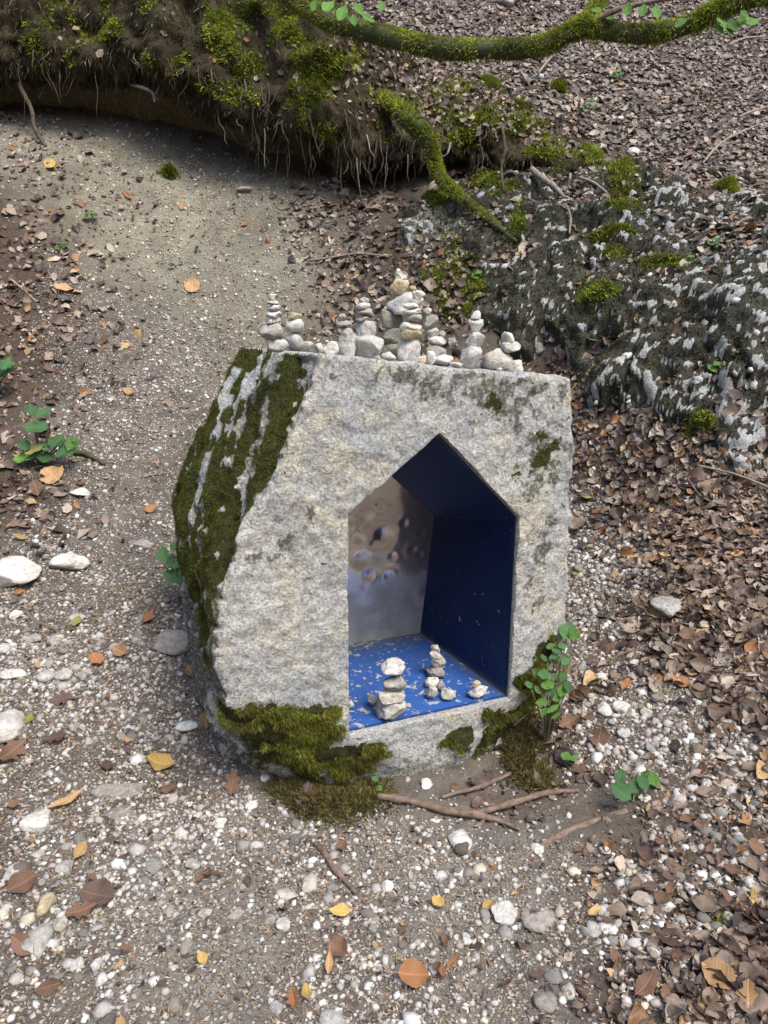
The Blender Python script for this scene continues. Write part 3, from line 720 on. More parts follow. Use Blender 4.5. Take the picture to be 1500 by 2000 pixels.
# niche lining: thin painted metal panels and the dented steel back
def lerp(a, b, t): return a + (b - a) * t
cen = sum(NBk) / 5 * 0.5 + sum(NF) / 5 * 0.5
def panel(name, f0, f1, b0, b1, mat, chip, nu=40, nv=40, t0=0.03, th=0.003, maskf=None):
    a, b_ = lerp(f0, b0, t0), lerp(f1, b1, t0)
    nrm = np.cross(b_ - a, b0 - a); nrm /= np.linalg.norm(nrm)
    if nrm @ (cen - a) < 0: nrm = -nrm
    s, t = np.meshgrid(np.linspace(0, 1, nu), np.linspace(0, 1, nv), indexing='ij'); s = s.ravel()[:, None]; t = t.ravel()[:, None]
    Pp = lerp(lerp(a, b_, s), lerp(b0, b1, s), t)
    k = len(Pp); Vp = np.concatenate([Pp + nrm * (0.001 + th), Pp + nrm * 0.001])
    F = grid_faces(nu, nv)
    if np.cross(Vp[F[0, 1]] - Vp[F[0, 0]], Vp[F[0, 2]] - Vp[F[0, 0]]) @ nrm < 0: F = F[:, ::-1]
    ring = [i * nv for i in range(nu)] + [(nu - 1) * nv + j for j in range(1, nv)] + [i * nv + nv - 1 for i in range(nu - 2, -1, -1)] + [j for j in range(nv - 2, 0, -1)]
    sides = [(ring[i], ring[(i + 1) % len(ring)], ring[(i + 1) % len(ring)] + k, ring[i] + k) for i in range(len(ring))]
    FF = np.concatenate([F, F[:, ::-1] + k, np.array(sides)])
    mk = np.zeros((2 * k, 4)); mk[:, 0] = chip; mk[:, 3] = 1; mk[:, 2] = 1.0 if name == 'floor_panel' else 0.0   # floor paint faded; light from above put in as brighter blue
    if maskf is not None: mk[:, 1] = np.tile(maskf(s[:, 0], t[:, 0]), 2)
    o = link(name, mesh_np(name, Vp, FF, attr={'mask': mk}), mat, boulder)
    return o
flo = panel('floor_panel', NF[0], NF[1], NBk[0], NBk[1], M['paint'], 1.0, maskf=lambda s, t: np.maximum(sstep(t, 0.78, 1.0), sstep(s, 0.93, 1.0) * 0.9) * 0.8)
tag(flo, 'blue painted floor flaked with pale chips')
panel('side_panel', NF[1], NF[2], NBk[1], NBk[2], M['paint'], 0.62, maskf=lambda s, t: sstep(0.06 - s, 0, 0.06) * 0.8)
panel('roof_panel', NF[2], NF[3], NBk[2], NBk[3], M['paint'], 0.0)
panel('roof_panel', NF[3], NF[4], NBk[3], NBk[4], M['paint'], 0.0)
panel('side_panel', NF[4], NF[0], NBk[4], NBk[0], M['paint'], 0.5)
# steel back: pentagon grid with hammered dents
def back_panel():
    n = 104; o = BL; ex = (BR - BL); ey = PK - (BL + BR) / 2
    S, T = np.meshgrid(np.linspace(0, 1, n), np.linspace(0, 1, n), indexing='ij')
    def edge(s, P0, P1, P2):  # piecewise top edge
        return None
    Pp = []
    top = np.array([lerp(EL, PK, s / 0.5) if s < 0.5 else lerp(PK, ER, (s - 0.5) / 0.5) for s in np.linspace(0, 1, n)])
    bot = np.array([lerp(BL, BR, s) for s in np.linspace(0, 1, n)])
    Pp = bot[:, None] * (1 - T[:, :, None]) + top[:, None] * T[:, :, None]
    Pp = Pp.reshape(-1, 3); nn = np.cross(e2, bup); nn /= np.linalg.norm(nn)
    if nn[1] > 0: nn = -nn
    Pp = Pp + nn * 0.008
    u, v, _ = project(Pp)
    dz = 0.0014 * fbm(Pp * 4, 2, 140) 
    for (du, dv, r, a) in ((714, 1018, 15, 1), (747, 1046, 18, 1.3), (703, 1092, 15, 1.2), (718, 1122, 11, 1.0), (757, 1124, 8, 1.0), (691, 1170, 14, 1.2), (805, 1072, 8, .6), (818, 1080, 7, .6), (822, 1040, 8, .5), (797, 1135, 6, .6), (684, 1015, 8, .8), (775, 1200, 6, .4), (740, 985, 9, .9), (728, 1062, 9, .9), (735, 1150, 8, .8), (772, 1165, 7, .7), (788, 1020, 8, .7), (700, 1050, 8, .8), (765, 1085, 8, .8), (710, 1145, 8, .8)):
        c = bk(du, dv); rr = 0.95 * r * np.linalg.norm(c - CAMP) / 1560
        q = np.linalg.norm(Pp - c, axis=1) / rr
        dz = dz - a * 0.0036 * np.exp(-q ** 2 * 1.2) * (r / 14) + a * 0.0006 * np.exp(-(q - 1.8) ** 2 * 2)
    Pp = Pp + nn * dz[:, None]
    F = grid_faces(n, n)
    if np.cross(Pp[F[0, 1]] - Pp[F[0, 0]], Pp[F[0, 2]] - Pp[F[0, 0]]) @ nn < 0: F = F[:, ::-1]
    k = len(Pp); Vb = np.concatenate([Pp, Pp - nn * 0.010]); 
    mk = np.zeros((2 * k, 4)); mk[:, 3] = 1
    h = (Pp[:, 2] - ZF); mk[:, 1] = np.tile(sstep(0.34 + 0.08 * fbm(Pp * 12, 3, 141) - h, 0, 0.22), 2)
    return link('back_panel', mesh_np('back_panel', Vb, np.concatenate([F, F[:, ::-1] + k]), smooth=True, attr={'mask': mk}), M['steel'], boulder)
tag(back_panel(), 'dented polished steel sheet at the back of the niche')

# ------------------------------------------------------------------ loose stones
def ico(sub):
    bm = bmesh.new(); bmesh.ops.create_icosphere(bm, subdivisions=sub, radius=1.0)
    V = np.array([v.co[:] for v in bm.verts]); F = np.array([[v.index for v in f.verts] for f in bm.faces]); bm.free(); return V, F
ICO = {s: ico(s) for s in (1, 2, 3, 4)}
def rock_shape(seed, sub=3, cuts=9, flat=True, rough=0.10, cube=0.0):
    r = np.random.default_rng(seed); V, F = ICO[sub]; V = V.copy()
    if cube: V = V / (np.abs(V) ** 4).sum(1, keepdims=True) ** (0.25 * cube)
    for k in range(cuts):
        n = r.normal(size=3); n /= np.linalg.norm(n); dd = r.uniform(0.48, 0.88)
        q = V @ n - dd; V = V - np.outer(np.maximum(q, 0) * 0.97, n)
    if flat:
        for n, dd in ((np.array([0.06 * r.normal(), 0.06 * r.normal(), 1]), 0.72), (np.array([0.06 * r.normal(), 0.06 * r.normal(), -1]), 0.74)):
            n = n / np.linalg.norm(n); q = V @ n - dd; V = V - np.outer(np.maximum(q, 0) * 0.95, n)
    nz = rough * fbm(V * 1.6 + seed * 3.1, 3, seed % 97) + rough * 0.35 * fbm(V * 5 + seed, 2, seed % 89)
    V = V * (1 + nz[:, None])
    V = V - (V.max(0) + V.min(0)) / 2; V = V / ((V.max(0) - V.min(0)) / 2)
    return V, F
_sid = [100]
def stone(u, v, wpx, hpx, Y, kind, label, cat='stone', group=None, name='stone', z_bottom=None, sub=3, tilt=0.0, yaw=None, dep=0.85, cuts=11, sink=0.0, rough=0.13, flat=True, squash=None):
    _sid[0] += 1
    c = at_y(u, v, Y); k = depth_of(c) / FPX
    w, h = wpx * k, hpx * k
    V, F = rock_shape(_sid[0], sub, cuts, flat, rough)
    V = V * np.array([w / 2, w * dep / 2, h / 2])
    if tilt:
        ct, st = math.cos(tilt), math.sin(tilt); V = V @ np.array([[ct, 0, -st], [0, 1, 0], [st, 0, ct]])
        sc_ = (w / 2) / max(np.abs(V[:, 0]).max(), 1e-6); V = V * sc_
    o = link(name, mesh_np(name, V, F, smooth=(sub > 3)), M[kind])
    if z_bottom is not None: c[2] = z_bottom - V[:, 2].min() - sink
    o.location = c
    tag(o, label, cat, group); return o
cairns = []
ORD = ['bottom', 'second', 'third', 'fourth', 'fifth', 'sixth', 'seventh']
def solve_top(u, v):
    p = at_plane(u, v, T0, TN); return p
def cx_(c): return 480 + c / 2.586
def cy_(c): return 500 + c / 2.586
def top_y(x, a, b):   # stay on the top of the block
    f0 = T0[1] + (x - T0[0]) * e1[1] / e1[0]
    return min(max(a, f0 + 0.07), f0 + b)
# (phrase, [ (cx, cy, w, h, material, tilt) from the bottom up ]) - measured on an enlargement of the row of cairns
CA = [
 ('slim grey-white cairn beside the mossy facet', 0.22, [(160, 450, 120, 66, 'white', 0.25), (128, 382, 132, 78, 'grey', -0.2), (138, 326, 76, 32, 'white', 0.05), (141, 295, 78, 34, 'white', 0), (145, 262, 74, 36, 'white', 0.08), (137, 236, 64, 20, 'grey', -0.05), (133, 208, 46, 40, 'white', 0.3)]),
 ('short cairn next to the slim grey-white cairn', 0.20, [(248, 440, 112, 88, 'grey', 0.1), (250, 360, 100, 80, 'white', -0.15), (250, 304, 76, 34, 'yellow', 0.05)]),
 ('leaning cairn of three stones', 0.14, [(510, 420, 94, 108, 'white', 0), (497, 345, 84, 36, 'grey', -0.35), (487, 308, 42, 34, 'grey', -0.4)]),
 ('broad-based cairn of five slabs', 0.16, [(600, 438, 196, 98, 'white', 0.12), (605, 372, 112, 88, 'white', 0.05), (603, 320, 96, 30, 'grey', 0), (600, 285, 94, 46, 'grey', 0.1), (592, 253, 78, 36, 'white', -0.05), (600, 224, 50, 30, 'grey', 0.2)]),
 ('tallest cairn crowned with a yellow stone', 0.40, [(745, 462, 136, 52, 'dark', 0), (735, 405, 120, 84, 'dark', 0.1), (735, 320, 116, 90, 'dark', 0.3), (805, 238, 190, 108, 'white', 0.1), (773, 157, 108, 82, 'yellow', 0.2), (783, 108, 68, 38, 'white', 0.2), (773, 81, 38, 32, 'white', 0)]),
 ('layered cairn in front of the tallest cairn', 0.16, [(825, 452, 124, 72, 'white', 0), (836, 395, 116, 58, 'yellow', 0.05), (833, 358, 116, 46, 'white', 0.1), (850, 313, 82, 50, 'grey', -0.08), (840, 278, 92, 34, 'white', -0.1), (835, 252, 82, 30, 'white', 0.05)]),
 ('grey cairn behind the layered cairn', 0.32, [(960, 468, 110, 50, 'grey', 0), (965, 428, 96, 44, 'white', 0), (945, 388, 66, 48, 'grey', 0), (930, 335, 82, 80, 'grey', 0.1), (917, 280, 46, 38, 'white', 0)]),
 ('slim four-stone cairn of rounded white stones', 0.13, [(1137, 487, 112, 78, 'white', -0.2), (1157, 423, 98, 74, 'white', -0.15), (1163, 353, 88, 74, 'white', 0.1), (1162, 299, 52, 46, 'white', 0.05)]),
 ('heap of angular slabs at the bare end of the boulder top', 0.14, [(1275, 502, 164, 74, 'grey', 0.15), (1340, 457, 104, 58, 'white', -0.3), (1325, 413, 68, 50, 'white', 0.35)]),
]
SEATS = []
def seat(u, v, hpx, ydep):
    """distance at which a stone of that picture height stands on the block, and the lift that seats it exactly"""
    p = at_plane(u, v + hpx * 0.47, T0, TN); f0 = T0[1] + (p[0] - T0[0]) * e1[1] / e1[0]
    q = at_y(u, v, 2.3); f0 = T0[1] + (q[0] - T0[0]) * e1[1] / e1[0]
    ok = p[1] > 0 and np.dot(p - CAMP, ray(u, v)) > 0
    Y = min(max(p[1] if ok else f0 + ydep, f0 + 0.07), f0 + 0.56)
    c = at_y(u, v, Y); k = depth_of(c) / FPX
    return Y, topz(c[0], Y) - 0.004 - (c[2] - hpx * k / 2)
for phrase, ydep, sts in CA:
    cx, cy, w, h, mk, tl = sts[0]
    Y, dz = seat(cx_(cx), cy_(cy), h / 2.586 * 1.06, ydep); SEATS.append((cx, Y, 0.0))
    for i, (cx, cy, w, h, mk, tl) in enumerate(sts):
        which = 'topmost' if i == len(sts) - 1 else ORD[i]
        lab = f'{which} stone of the {phrase}'
        hp = h / 2.586 * 1.06
        if i == 0: add = -dz / (depth_of(at_y(cx_(cx), cy_(cy), Y)) / FPX)
        o = stone(cx_(cx), cy_(cy) + (add / 2 if i == 0 else 0), w / 2.586, hp + (add if i == 0 else 0), Y, mk, lab, group='stones of the cairns on the boulder', name='cairn_stone', tilt=tl * 0.6, sub=3, dep=0.9)
        cairns.append(o)
EXTRA = [(310, 456, 76, 66, 0.12, 'grey', 'grey stone leaning against the short cairn'), (372, 452, 50, 64, 0.13, 'white', 'small upright stone between the short and leaning cairns'),
         (435, 450, 86, 80, 0.16, 'white', 'pale angular stone touching the leaning cairn'), (720, 457, 78, 54, 0.13, 'white', 'squat white stone between broad and layered cairns'),
         (993, 475, 116, 64, 0.14, 'white', 'long pale stone lying before the grey cairn'), (1043, 434, 46, 42, 0.26, 'grey', 'little grey stone between the grey and four-stone cairns'),
         (1060, 468, 56, 40, 0.2, 'white', 'white stone tucked beside the long pale stone'), (1065, 500, 70, 34, 0.10, 'white', 'flat pale stone by the foot of the four-stone cairn'),
         (1187, 476, 50, 50, 0.2, 'grey', 'grey stone behind the base of the four-stone cairn'), (1358, 516, 100, 70, 0.10, 'white', 'blocky white stone at the end of the slab heap'),
         (1283, 538, 34, 24, 0.06, 'white', 'tiny white chip before the slab heap'), (900, 517, 80, 50, 0.07, 'white', 'pale wedge stone at the lip below the layered cairn'),
         (936, 490, 50, 76, 0.11, 'white', 'tilted oblong stone beside the pale wedge stone'), (887, 478, 50, 44, 0.09, 'yellow', 'small ochre stone perched on the pale wedge stone'),
         (858, 508, 32, 36, 0.08, 'grey', 'tiny stone pressed against the pale wedge stone'), (993, 393, 34, 34, 0.36, 'grey', 'small round stone behind the grey cairn'),
         (903, 440, 32, 34, 0.2, 'grey', 'small grey stone wedged beside the layered cairn'), (905, 402, 34, 52, 0.22, 'white', 'upright pale stone wedged behind the layered cairn'),
         (778, 347, 54, 62, 0.30, 'grey', 'bluish grey wedge stone propping the tallest cairn'), (873, 198, 72, 52, 0.38, 'white', 'white stone on the shoulder of the tallest cairn'),
         (842, 164, 46, 30, 0.42, 'yellow', 'small flat stone beside the yellow crown stone'), (205, 425, 60, 60, 0.28, 'yellow', 'ochre stone tucked between the two end cairns'),
         (665, 470, 50, 30, 0.10, 'grey', 'small flat stone before the broad-based cairn'), (1275, 468, 66, 28, 0.24, 'grey', 'thin slab lying behind the heap of angular slabs')]
for cx, cy, w, h, yd, mk, lab in EXTRA:
    if cy + h / 2 > 455: Y, dz = seat(cx_(cx), cy_(cy), h / 2.586, yd)
    else:
        _, Y, dz = min(SEATS, key=lambda q: abs(q[0] - cx)); Y += 0.02
    o = stone(cx_(cx), cy_(cy), w / 2.586, h / 2.586, Y, mk, lab, group='loose stones among the cairns', name='cairn_stone', tilt=random.uniform(-0.2, 0.2))
    o.location.z += dz
# stones standing in the niche
def nx_(c): return 660 + c / 4.167
def ny_(c): return 1220 + c / 4.167
NI = [('cairn of four rounded stones on the blue floor', [(432, 690, 262, 168, 'white', 0.1), (440, 562, 226, 104, 'grey', -0.05), (462, 470, 200, 136, 'grey', -0.15), (446, 348, 210, 106, 'white', 0)]),
      ('smaller leaning cairn by the blue side panel', [(800, 385, 164, 112, 'grey', 0.5), (815, 298, 130, 94, 'grey', 0.2), (790, 245, 110, 78, 'white', 0.55), (793, 193, 84, 58, 'white', 0.2)]),
      ('pair of stones near the edge of the niche floor', [(1140, 557, 180, 104, 'white', -0.1), (1128, 487, 70, 56, 'yellow', 0)])]
for phrase, sts in NI:
    for i, (cx, cy, w, h, mk, tl) in enumerate(sts):
        if i == 0:
            p = at_z(nx_(cx), ny_(cy + h * 0.36), ZF + 0.006); Y = p[1]
            if h < 110 and w > 170: Y += 0.01
        which = 'topmost' if i == len(sts) - 1 else ORD[i]
        stone(nx_(cx), ny_(cy), w / 4.167, h / 4.167 * 1.05, Y, mk, f'{which} stone of the {phrase}', group='stones in the niche', name='niche_stone', tilt=tl * 0.5, z_bottom=ZF + 0.005 if i == 0 else None, sub=4, dep=0.8)
for cx, cy, w, h, mk, lab in [(285, 628, 90, 96, 'grey', 'small grey stone behind the four-stone niche cairn'), (100, 660, 66, 92, 'white', 'white stone against the steel-side jamb of the niche'),
                              (765, 478, 122, 92, 'white', 'pale stone in front of the leaning niche cairn'), (765, 560, 96, 112, 'grey', 'upright pebble of the trio on the blue floor'),
                              (837, 502, 92, 106, 'grey', 'rounded grey pebble beside the upright pebble'), (900, 570, 130, 96, 'white', 'smooth oval pebble lying alone on blue paint')]:
    p = at_z(nx_(cx), ny_(cy + h * 0.36), ZF + 0.006)
    stone(nx_(cx), ny_(cy), w / 4.167, h / 4.167, p[1], mk, lab, group='stones in the niche', name='niche_stone', z_bottom=ZF + 0.005, sub=4, tilt=0.1)
# single stones on the ground: pixel box on the photograph, material, label, how deep it is bedded
GS = [(30, 1110, 100, 78, 'white', 'big pale block lying at the path edge below the bramble', .3), (137, 1101, 76, 46, 'white', 'long pale stone next to the big pale block', .3), (272, 1056, 60, 32, 'dusty', 'brownish flat stone sunk in the path above the boulder', .55),
 (345, 1252, 84, 62, 'dusty', 'round earthy stone leaning on the foot of the boulder', .3), (155, 963, 40, 26, 'white', 'white stone below the curled tan leaf', .3), (15, 1408, 70, 74, 'white', 'large smooth pale stone beside the tan leaf', .4),
 (225, 1536, 116, 46, 'dusty', 'long trodden slab sunk in the path', .75), (236, 1582, 72, 50, 'dusty', 'rounded trodden stone below the long slab', .6), (72, 1597, 56, 48, 'white', 'white lumpy stone beside the long tan leaf', .35),
 (70, 1826, 50, 66, 'grey', 'large oval grey stone among brown leaves', .4), (87, 1762, 30, 46, 'yellow', 'yellowish oblong stone above the large oval stone', .35), (24, 1318, 52, 26, 'white', 'long flat white stone beside the row of cobbles', .4),
 (90, 1317, 36, 29, 'grey', 'first cobble of the short row on the path', .3), (123, 1316, 33, 31, 'grey', 'middle cobble of the short row on the path', .3), (158, 1319, 27, 24, 'grey', 'smallest cobble of the short row on the path', .3),
 (365, 1421, 44, 26, 'white', 'elongated white stone in dark soil beside the boulder', .3), (1300, 1183, 56, 56, 'grey', 'grey slab standing at the edge of the leaf litter', .3), (1337, 1186, 22, 16, 'grey', 'small chip leaning on the grey slab', .3),
 (985, 1778, 52, 46, 'white', 'angular white stone beside a yellow leaf', .3), (1058, 1792, 78, 50, 'dusty', 'wide grey-brown stone bedded beside white pebbles', .5), (1065, 1951, 46, 40, 'dusty', 'round brown cobble on bare trodden soil', .4),
 (1110, 1934, 30, 28, 'grey', 'pale stone next to the round brown cobble', .35), (1160, 1806, 26, 40, 'grey', 'upright oblong stone beside the wide bedded stone', .35), (1182, 1776, 28, 30, 'white', 'white stone above the upright oblong stone', .35),
 (1298, 1759, 32, 30, 'white', 'oblong white stone alone in brown litter', .35), (1428, 1793, 32, 36, 'white', 'egg-shaped white stone by a moss sprig', .35), (1470, 1720, 44, 32, 'white', 'pitted white stone at the rim of deep litter', .35),
 (1483, 1692, 18, 24, 'white', 'white pebble touching the pitted stone', .35), (605, 1720, 30, 36, 'grey', 'rounded grey stone beside the buried root', .3), (641, 1745, 22, 34, 'grey', 'narrow grey stone beneath the rounded grey stone', .35),
 (560, 1748, 48, 20, 'grey', 'flat crooked stone beside the rounded grey stone', .35), (525, 1791, 26, 24, 'grey', 'dull grey stone near the flat crooked stone', .35), (552, 1802, 30, 24, 'grey', 'lumpy stone touching the dull grey stone', .35),
 (757, 1728, 25, 24, 'white', 'pale cube-like stone on trodden soil', .35), (898, 1636, 46, 42, 'white', 'jagged pale rock stub rising below the forked stick', .4), (912, 1831, 26, 22, 'white', 'white crumbly stone pressed into soil', .5),
 (655, 1988, 64, 44, 'grey', 'pale rock hump bedded beside an orange leaf', .55), (538, 1966, 28, 26, 'grey', 'stone beside the orange oak-like leaf', .35), (1330, 1990, 38, 22, 'white', 'flaky white stone among dead leaves', .35),
 (1049, 1655, 26, 22, 'white', 'white stone below the fork of the stick', .3), (834, 1526, 24, 26, 'white', 'white shard leaning on the boulder foot', .3), (1020, 1507, 16, 14, 'white', 'small white stone on the moss rim', .3),
 (478, 373, 30, 18, 'white', 'white stone alone high on the sandy slope', .3), (152, 1205, 30, 18, 'grey', 'grey stone half way up the path', .35), (30, 1196, 20, 26, 'white', 'upright white stone by the brown twig', .35), (66, 1245, 34, 20, 'grey', 'flat stone under the brown twig', .4),
 (105, 1247, 30, 26, 'dusty', 'dusty cobble below the flat stone', .4), (8, 1262, 30, 28, 'white', 'pale stone over the smooth large stone', .4), (220, 1382, 42, 18, 'dusty', 'thin dusty slab flush with the trodden path', .6), (278, 1400, 30, 24, 'dusty', 'dusty stone below the thin slab', .5),
 (1180, 1382, 30, 34, 'white', 'upright white stone on the gravel strip', .3), (1215, 1380, 36, 30, 'white', 'rounded white stone on the gravel strip', .3), (1262, 1390, 24, 24, 'grey', 'grey stone on the gravel strip', .3), (1175, 1320, 22, 20, 'white', 'white stone beneath the arched twig', .3), (1240, 1292, 22, 20, 'white', 'pebble left of a rusty leaf on the gravel', .3),
 (1172, 1455, 20, 24, 'white', 'white triangular stone above the seedling', .3), (1217, 1430, 24, 26, 'grey', 'lumpy stone on the lower gravel strip', .3), (1280, 1450, 18, 28, 'grey', 'oblong stone on the lower gravel strip', .3), (1258, 1558, 26, 16, 'white', 'flat round stone below the bramble seedling', .3), (1282, 1128, 22, 18, 'white', 'white stone above the grey slab', .3), (1268, 1206, 28, 22, 'white', 'pale pebble at the foot of the grey slab', .3),
 (1182, 1660, 22, 16, 'white', 'pale chip under the buried root', .3), (560, 1495, 30, 20, 'white', 'white stone near the mossy foot', .35), (490, 1570, 26, 20, 'white', 'white stone in front of the mossy foot', .35), (428, 1605, 26, 24, 'white', 'single white stone on dark gravel', .3), (520, 1515, 22, 24, 'white', 'upright white stone near the mossy foot', .35),
 (378, 1685, 32, 24, 'grey', 'dull stone above the dry leaf pair', .35), (362, 1842, 24, 32, 'dusty', 'oblong brown slab on the path', .5), (150, 1878, 28, 26, 'white', 'rounded white stone of a pebble cluster', .3), (187, 1880, 20, 26, 'white', 'oval white stone of a pebble cluster', .3), (198, 1910, 24, 26, 'white', 'pale stone below the pebble cluster', .3), (120, 1798, 24, 34, 'grey', 'angular grey stone beside the large leaf', .3), (10, 1776, 24, 26, 'white', 'bright white stone near the oval grey stone', .3), (125, 1690, 30, 26, 'grey', 'rough grey stone above the large leaf', .3), (30, 1697, 38, 36, 'grey', 'oval pale stone under the white lumpy stone', .35), (72, 1668, 30, 18, 'white', 'smooth oblong stone under the white lumpy stone', .3), (458, 1780, 40, 28, 'dusty', 'dust-covered stone sunk in the path middle', .6), (400, 1780, 34, 26, 'dusty', 'dusty stone beside the sunken path stone', .6), (330, 1775, 28, 28, 'dusty', 'dusty cobble on the pebbly path', .5)]
for (u, v, w, h, mk, lab, sk) in GS:
    p = on_ground(u, v + h * 0.38)
    Y = p[1] + 0.25 * w * p[1] / FPX
    c = at_y(u, v, Y); k = depth_of(c) / FPX
    # seen from above at a slant, the picture height is part stone height, part depth
    hh = max(0.30 * w, 0.62 * h)
    o = stone(u, v, w * 1.04, hh, Y, mk, lab, name='ground_stone', sub=3, dep=min(1.6, max(0.6, h / w * 1.25)), cuts=8, flat=False)
    gzc = float(G(o.location.x, o.location.y)); o.location.z = gzc + hh * k * (0.5 - sk)
    if mk == 'dusty' and sk > 0.5: o.location.z = gzc - hh * k * 0.24

# ------------------------------------------------------------------ limestone outcrop: a rough skin over the steep part of the slope
def spots_w(Vx, lst, sd, amp=0.6, f=7.0):
    """soft blotches centred on the listed picture points, laid on the surface they fall on"""
    u, v, _ = project(Vx); t = np.zeros(len(Vx))
    nz = fbm(Vx * f, 3, sd)
    for (a, b, rx, ry) in lst:
        q = np.sqrt(((u - a) / rx) ** 2 + ((v - b) / ry) ** 2); t = np.maximum(t, sstep(1.0 - q + amp * nz, 0.05, 0.55))
    return t
ap = np.array(A_ROCK); x0, y0 = ap.min(0) - 0.1; x1, y1 = ap.max(0) + 0.1
ox, oy = np.meshgrid(np.arange(x0, x1, 0.0135), np.arange(y0, y1, 0.0125), indexing='ij'); onu, onv = ox.shape
fx, fy = ox.ravel(), oy.ravel(); oz = G(fx, fy)
rm_ = soft([A_ROCK], fx, fy, 0.07)
Vo = np.stack([fx, fy, oz], 1); Fo = grid_faces(onu, onv)
No = vert_normals(Vo, Fo); No *= np.sign(No[:, 2:3])
un, vn, _ = project(Vo)
ledge = fbm(np.stack([fx * 1.6, fy * 1.6, oz * 4.5], 1), 4, 201)          # bedding ledges
lump = fbm(Vo * 5.0, 4, 202); fine = fbm(Vo * 22, 3, 203); nub = fbm(Vo * np.array([30, 30, 40]), 3, 204)
whiteness = 0.22 + 0.55 * sstep(un, 1050, 1500) + 0.25 * sstep(vn, 420, 800) * sstep(un, 1150, 1400) - 0.35 * spots_w(Vo, [(1180, 690, 130, 90), (1010, 620, 120, 70)], 207, 0.3)
whiteness += 0.55 * spots_w(Vo, [(1370, 430, 110, 40), (1250, 760, 60, 110), (830, 440, 60, 36), (1390, 800, 130, 90)], 208, 0.4)
white = sstep(nub + 0.6 * fine + 0.25 * lump + (whiteness - 0.60) * 0.50, 0.26, 0.62)
disp = 0.04 + 0.05 * ledge + 0.05 * lump + 0.05 * fbm(Vo * 2.3, 3, 211) - 0.05 * sstep(0.10 - np.abs(fbm(Vo * np.array([2.6, 2.6, 1.2]), 3, 206)), 0, 0.10) + 0.018 * fine + 0.007 * white
Vo = Vo + No * (disp * rm_ - 0.10 * (1 - rm_))[:, None]
OM = [(885, 560, 60, 95), (1215, 365, 42, 60), (1010, 440, 26, 50), (1130, 300, 60, 34), (850, 380, 40, 50), (1200, 490, 45, 16), (1370, 840, 40, 50), (960, 350, 60, 36), (1300, 510, 50, 22), (1160, 560, 60, 30)]
mo = spots_w(Vo, OM, 209, 0.5)
film = spots_w(Vo, [(830, 450, 70, 40), (790, 470, 50, 40), (900, 430, 40, 30)], 210, 0.5)
keep = (rm_[Fo] > 0.0).any(1)
om = mesh_np('limestone_outcrop', Vo, Fo[keep], smooth=True, attr={'mask': np.stack([white * (1 - 0.8 * mo), mo, film, np.ones(len(Vo))], 1)})
outcrop = empty('limestone_outcrop', tuple(on_ground(1300, 890)))
tag(outcrop, 'dark mossy limestone outcrop studded with bare white knobs behind the boulder', 'outcrop')
def child(name, me, mat, par):
    o = link(name, me, mat, par); o.matrix_parent_inverse = Matrix.Translation(-Vector(par.location)); return o
child('rock_face', om, M['outcrop'], outcrop)
tf = Fo[keep]; tf = np.concatenate([tf[:, :3], tf[:, [0, 2, 3]]])
No2 = vert_normals(Vo, Fo); No2 *= np.sign(No2[:, 2:3])
P, N_ = sample_mesh(Vo, No2, tf, np.where((mo > 0.4) & (rm_ > 0.5), mo, 0), 22000)
tag(child('moss', moss_mesh('moss_on_outcrop', P, N_, 0.024, 0.0055, spreadk=1.1, bright=1.25), M['moss'], outcrop), kind='stuff')
P, N_ = sample_mesh(Vo, No2, tf, np.where((mo < 0.4) & (white < 0.3) & (rm_ > 0.7), 1, 0), 44000)
tag(child('thin_growth', moss_mesh('thin_growth', P, N_, 0.020, 0.004, pal=np.array([[0.04, 0.042, 0.018], [0.09, 0.085, 0.05], [0.022, 0.02, 0.013], [0.06, 0.09, 0.02], [0.20, 0.175, 0.125]]), spreadk=1.2, probs=(0.3, 0.22, 0.26, 0.14, 0.08)), M['moss'], outcrop), kind='stuff')
white_w = np.where((rm_ > 0.6) & (mo < 0.5), np.clip(whiteness, 0.22, 1.0) ** 1.3, 0)
KP, KN = sample_mesh(Vo, No2, tf, white_w, 420)
KP = KP - KN * 0.006
def Gs(x, y):  # height of the walked surface including the outcrop skin (for things lying on it)
    x = np.asarray(x, float); y = np.asarray(y, float)
    i = np.clip(np.round((x - x0) / 0.0135).astype(int), 0, onu - 1); j = np.clip(np.round((y - y0) / 0.0125).astype(int), 0, onv - 1)
    zo = Vo[:, 2].reshape(onu, onv)[i, j]; ins = (x > x0) & (x < x1) & (y > y0) & (y < y1)
    g = G(x, y); return np.where(ins, np.maximum(g, zo), g)

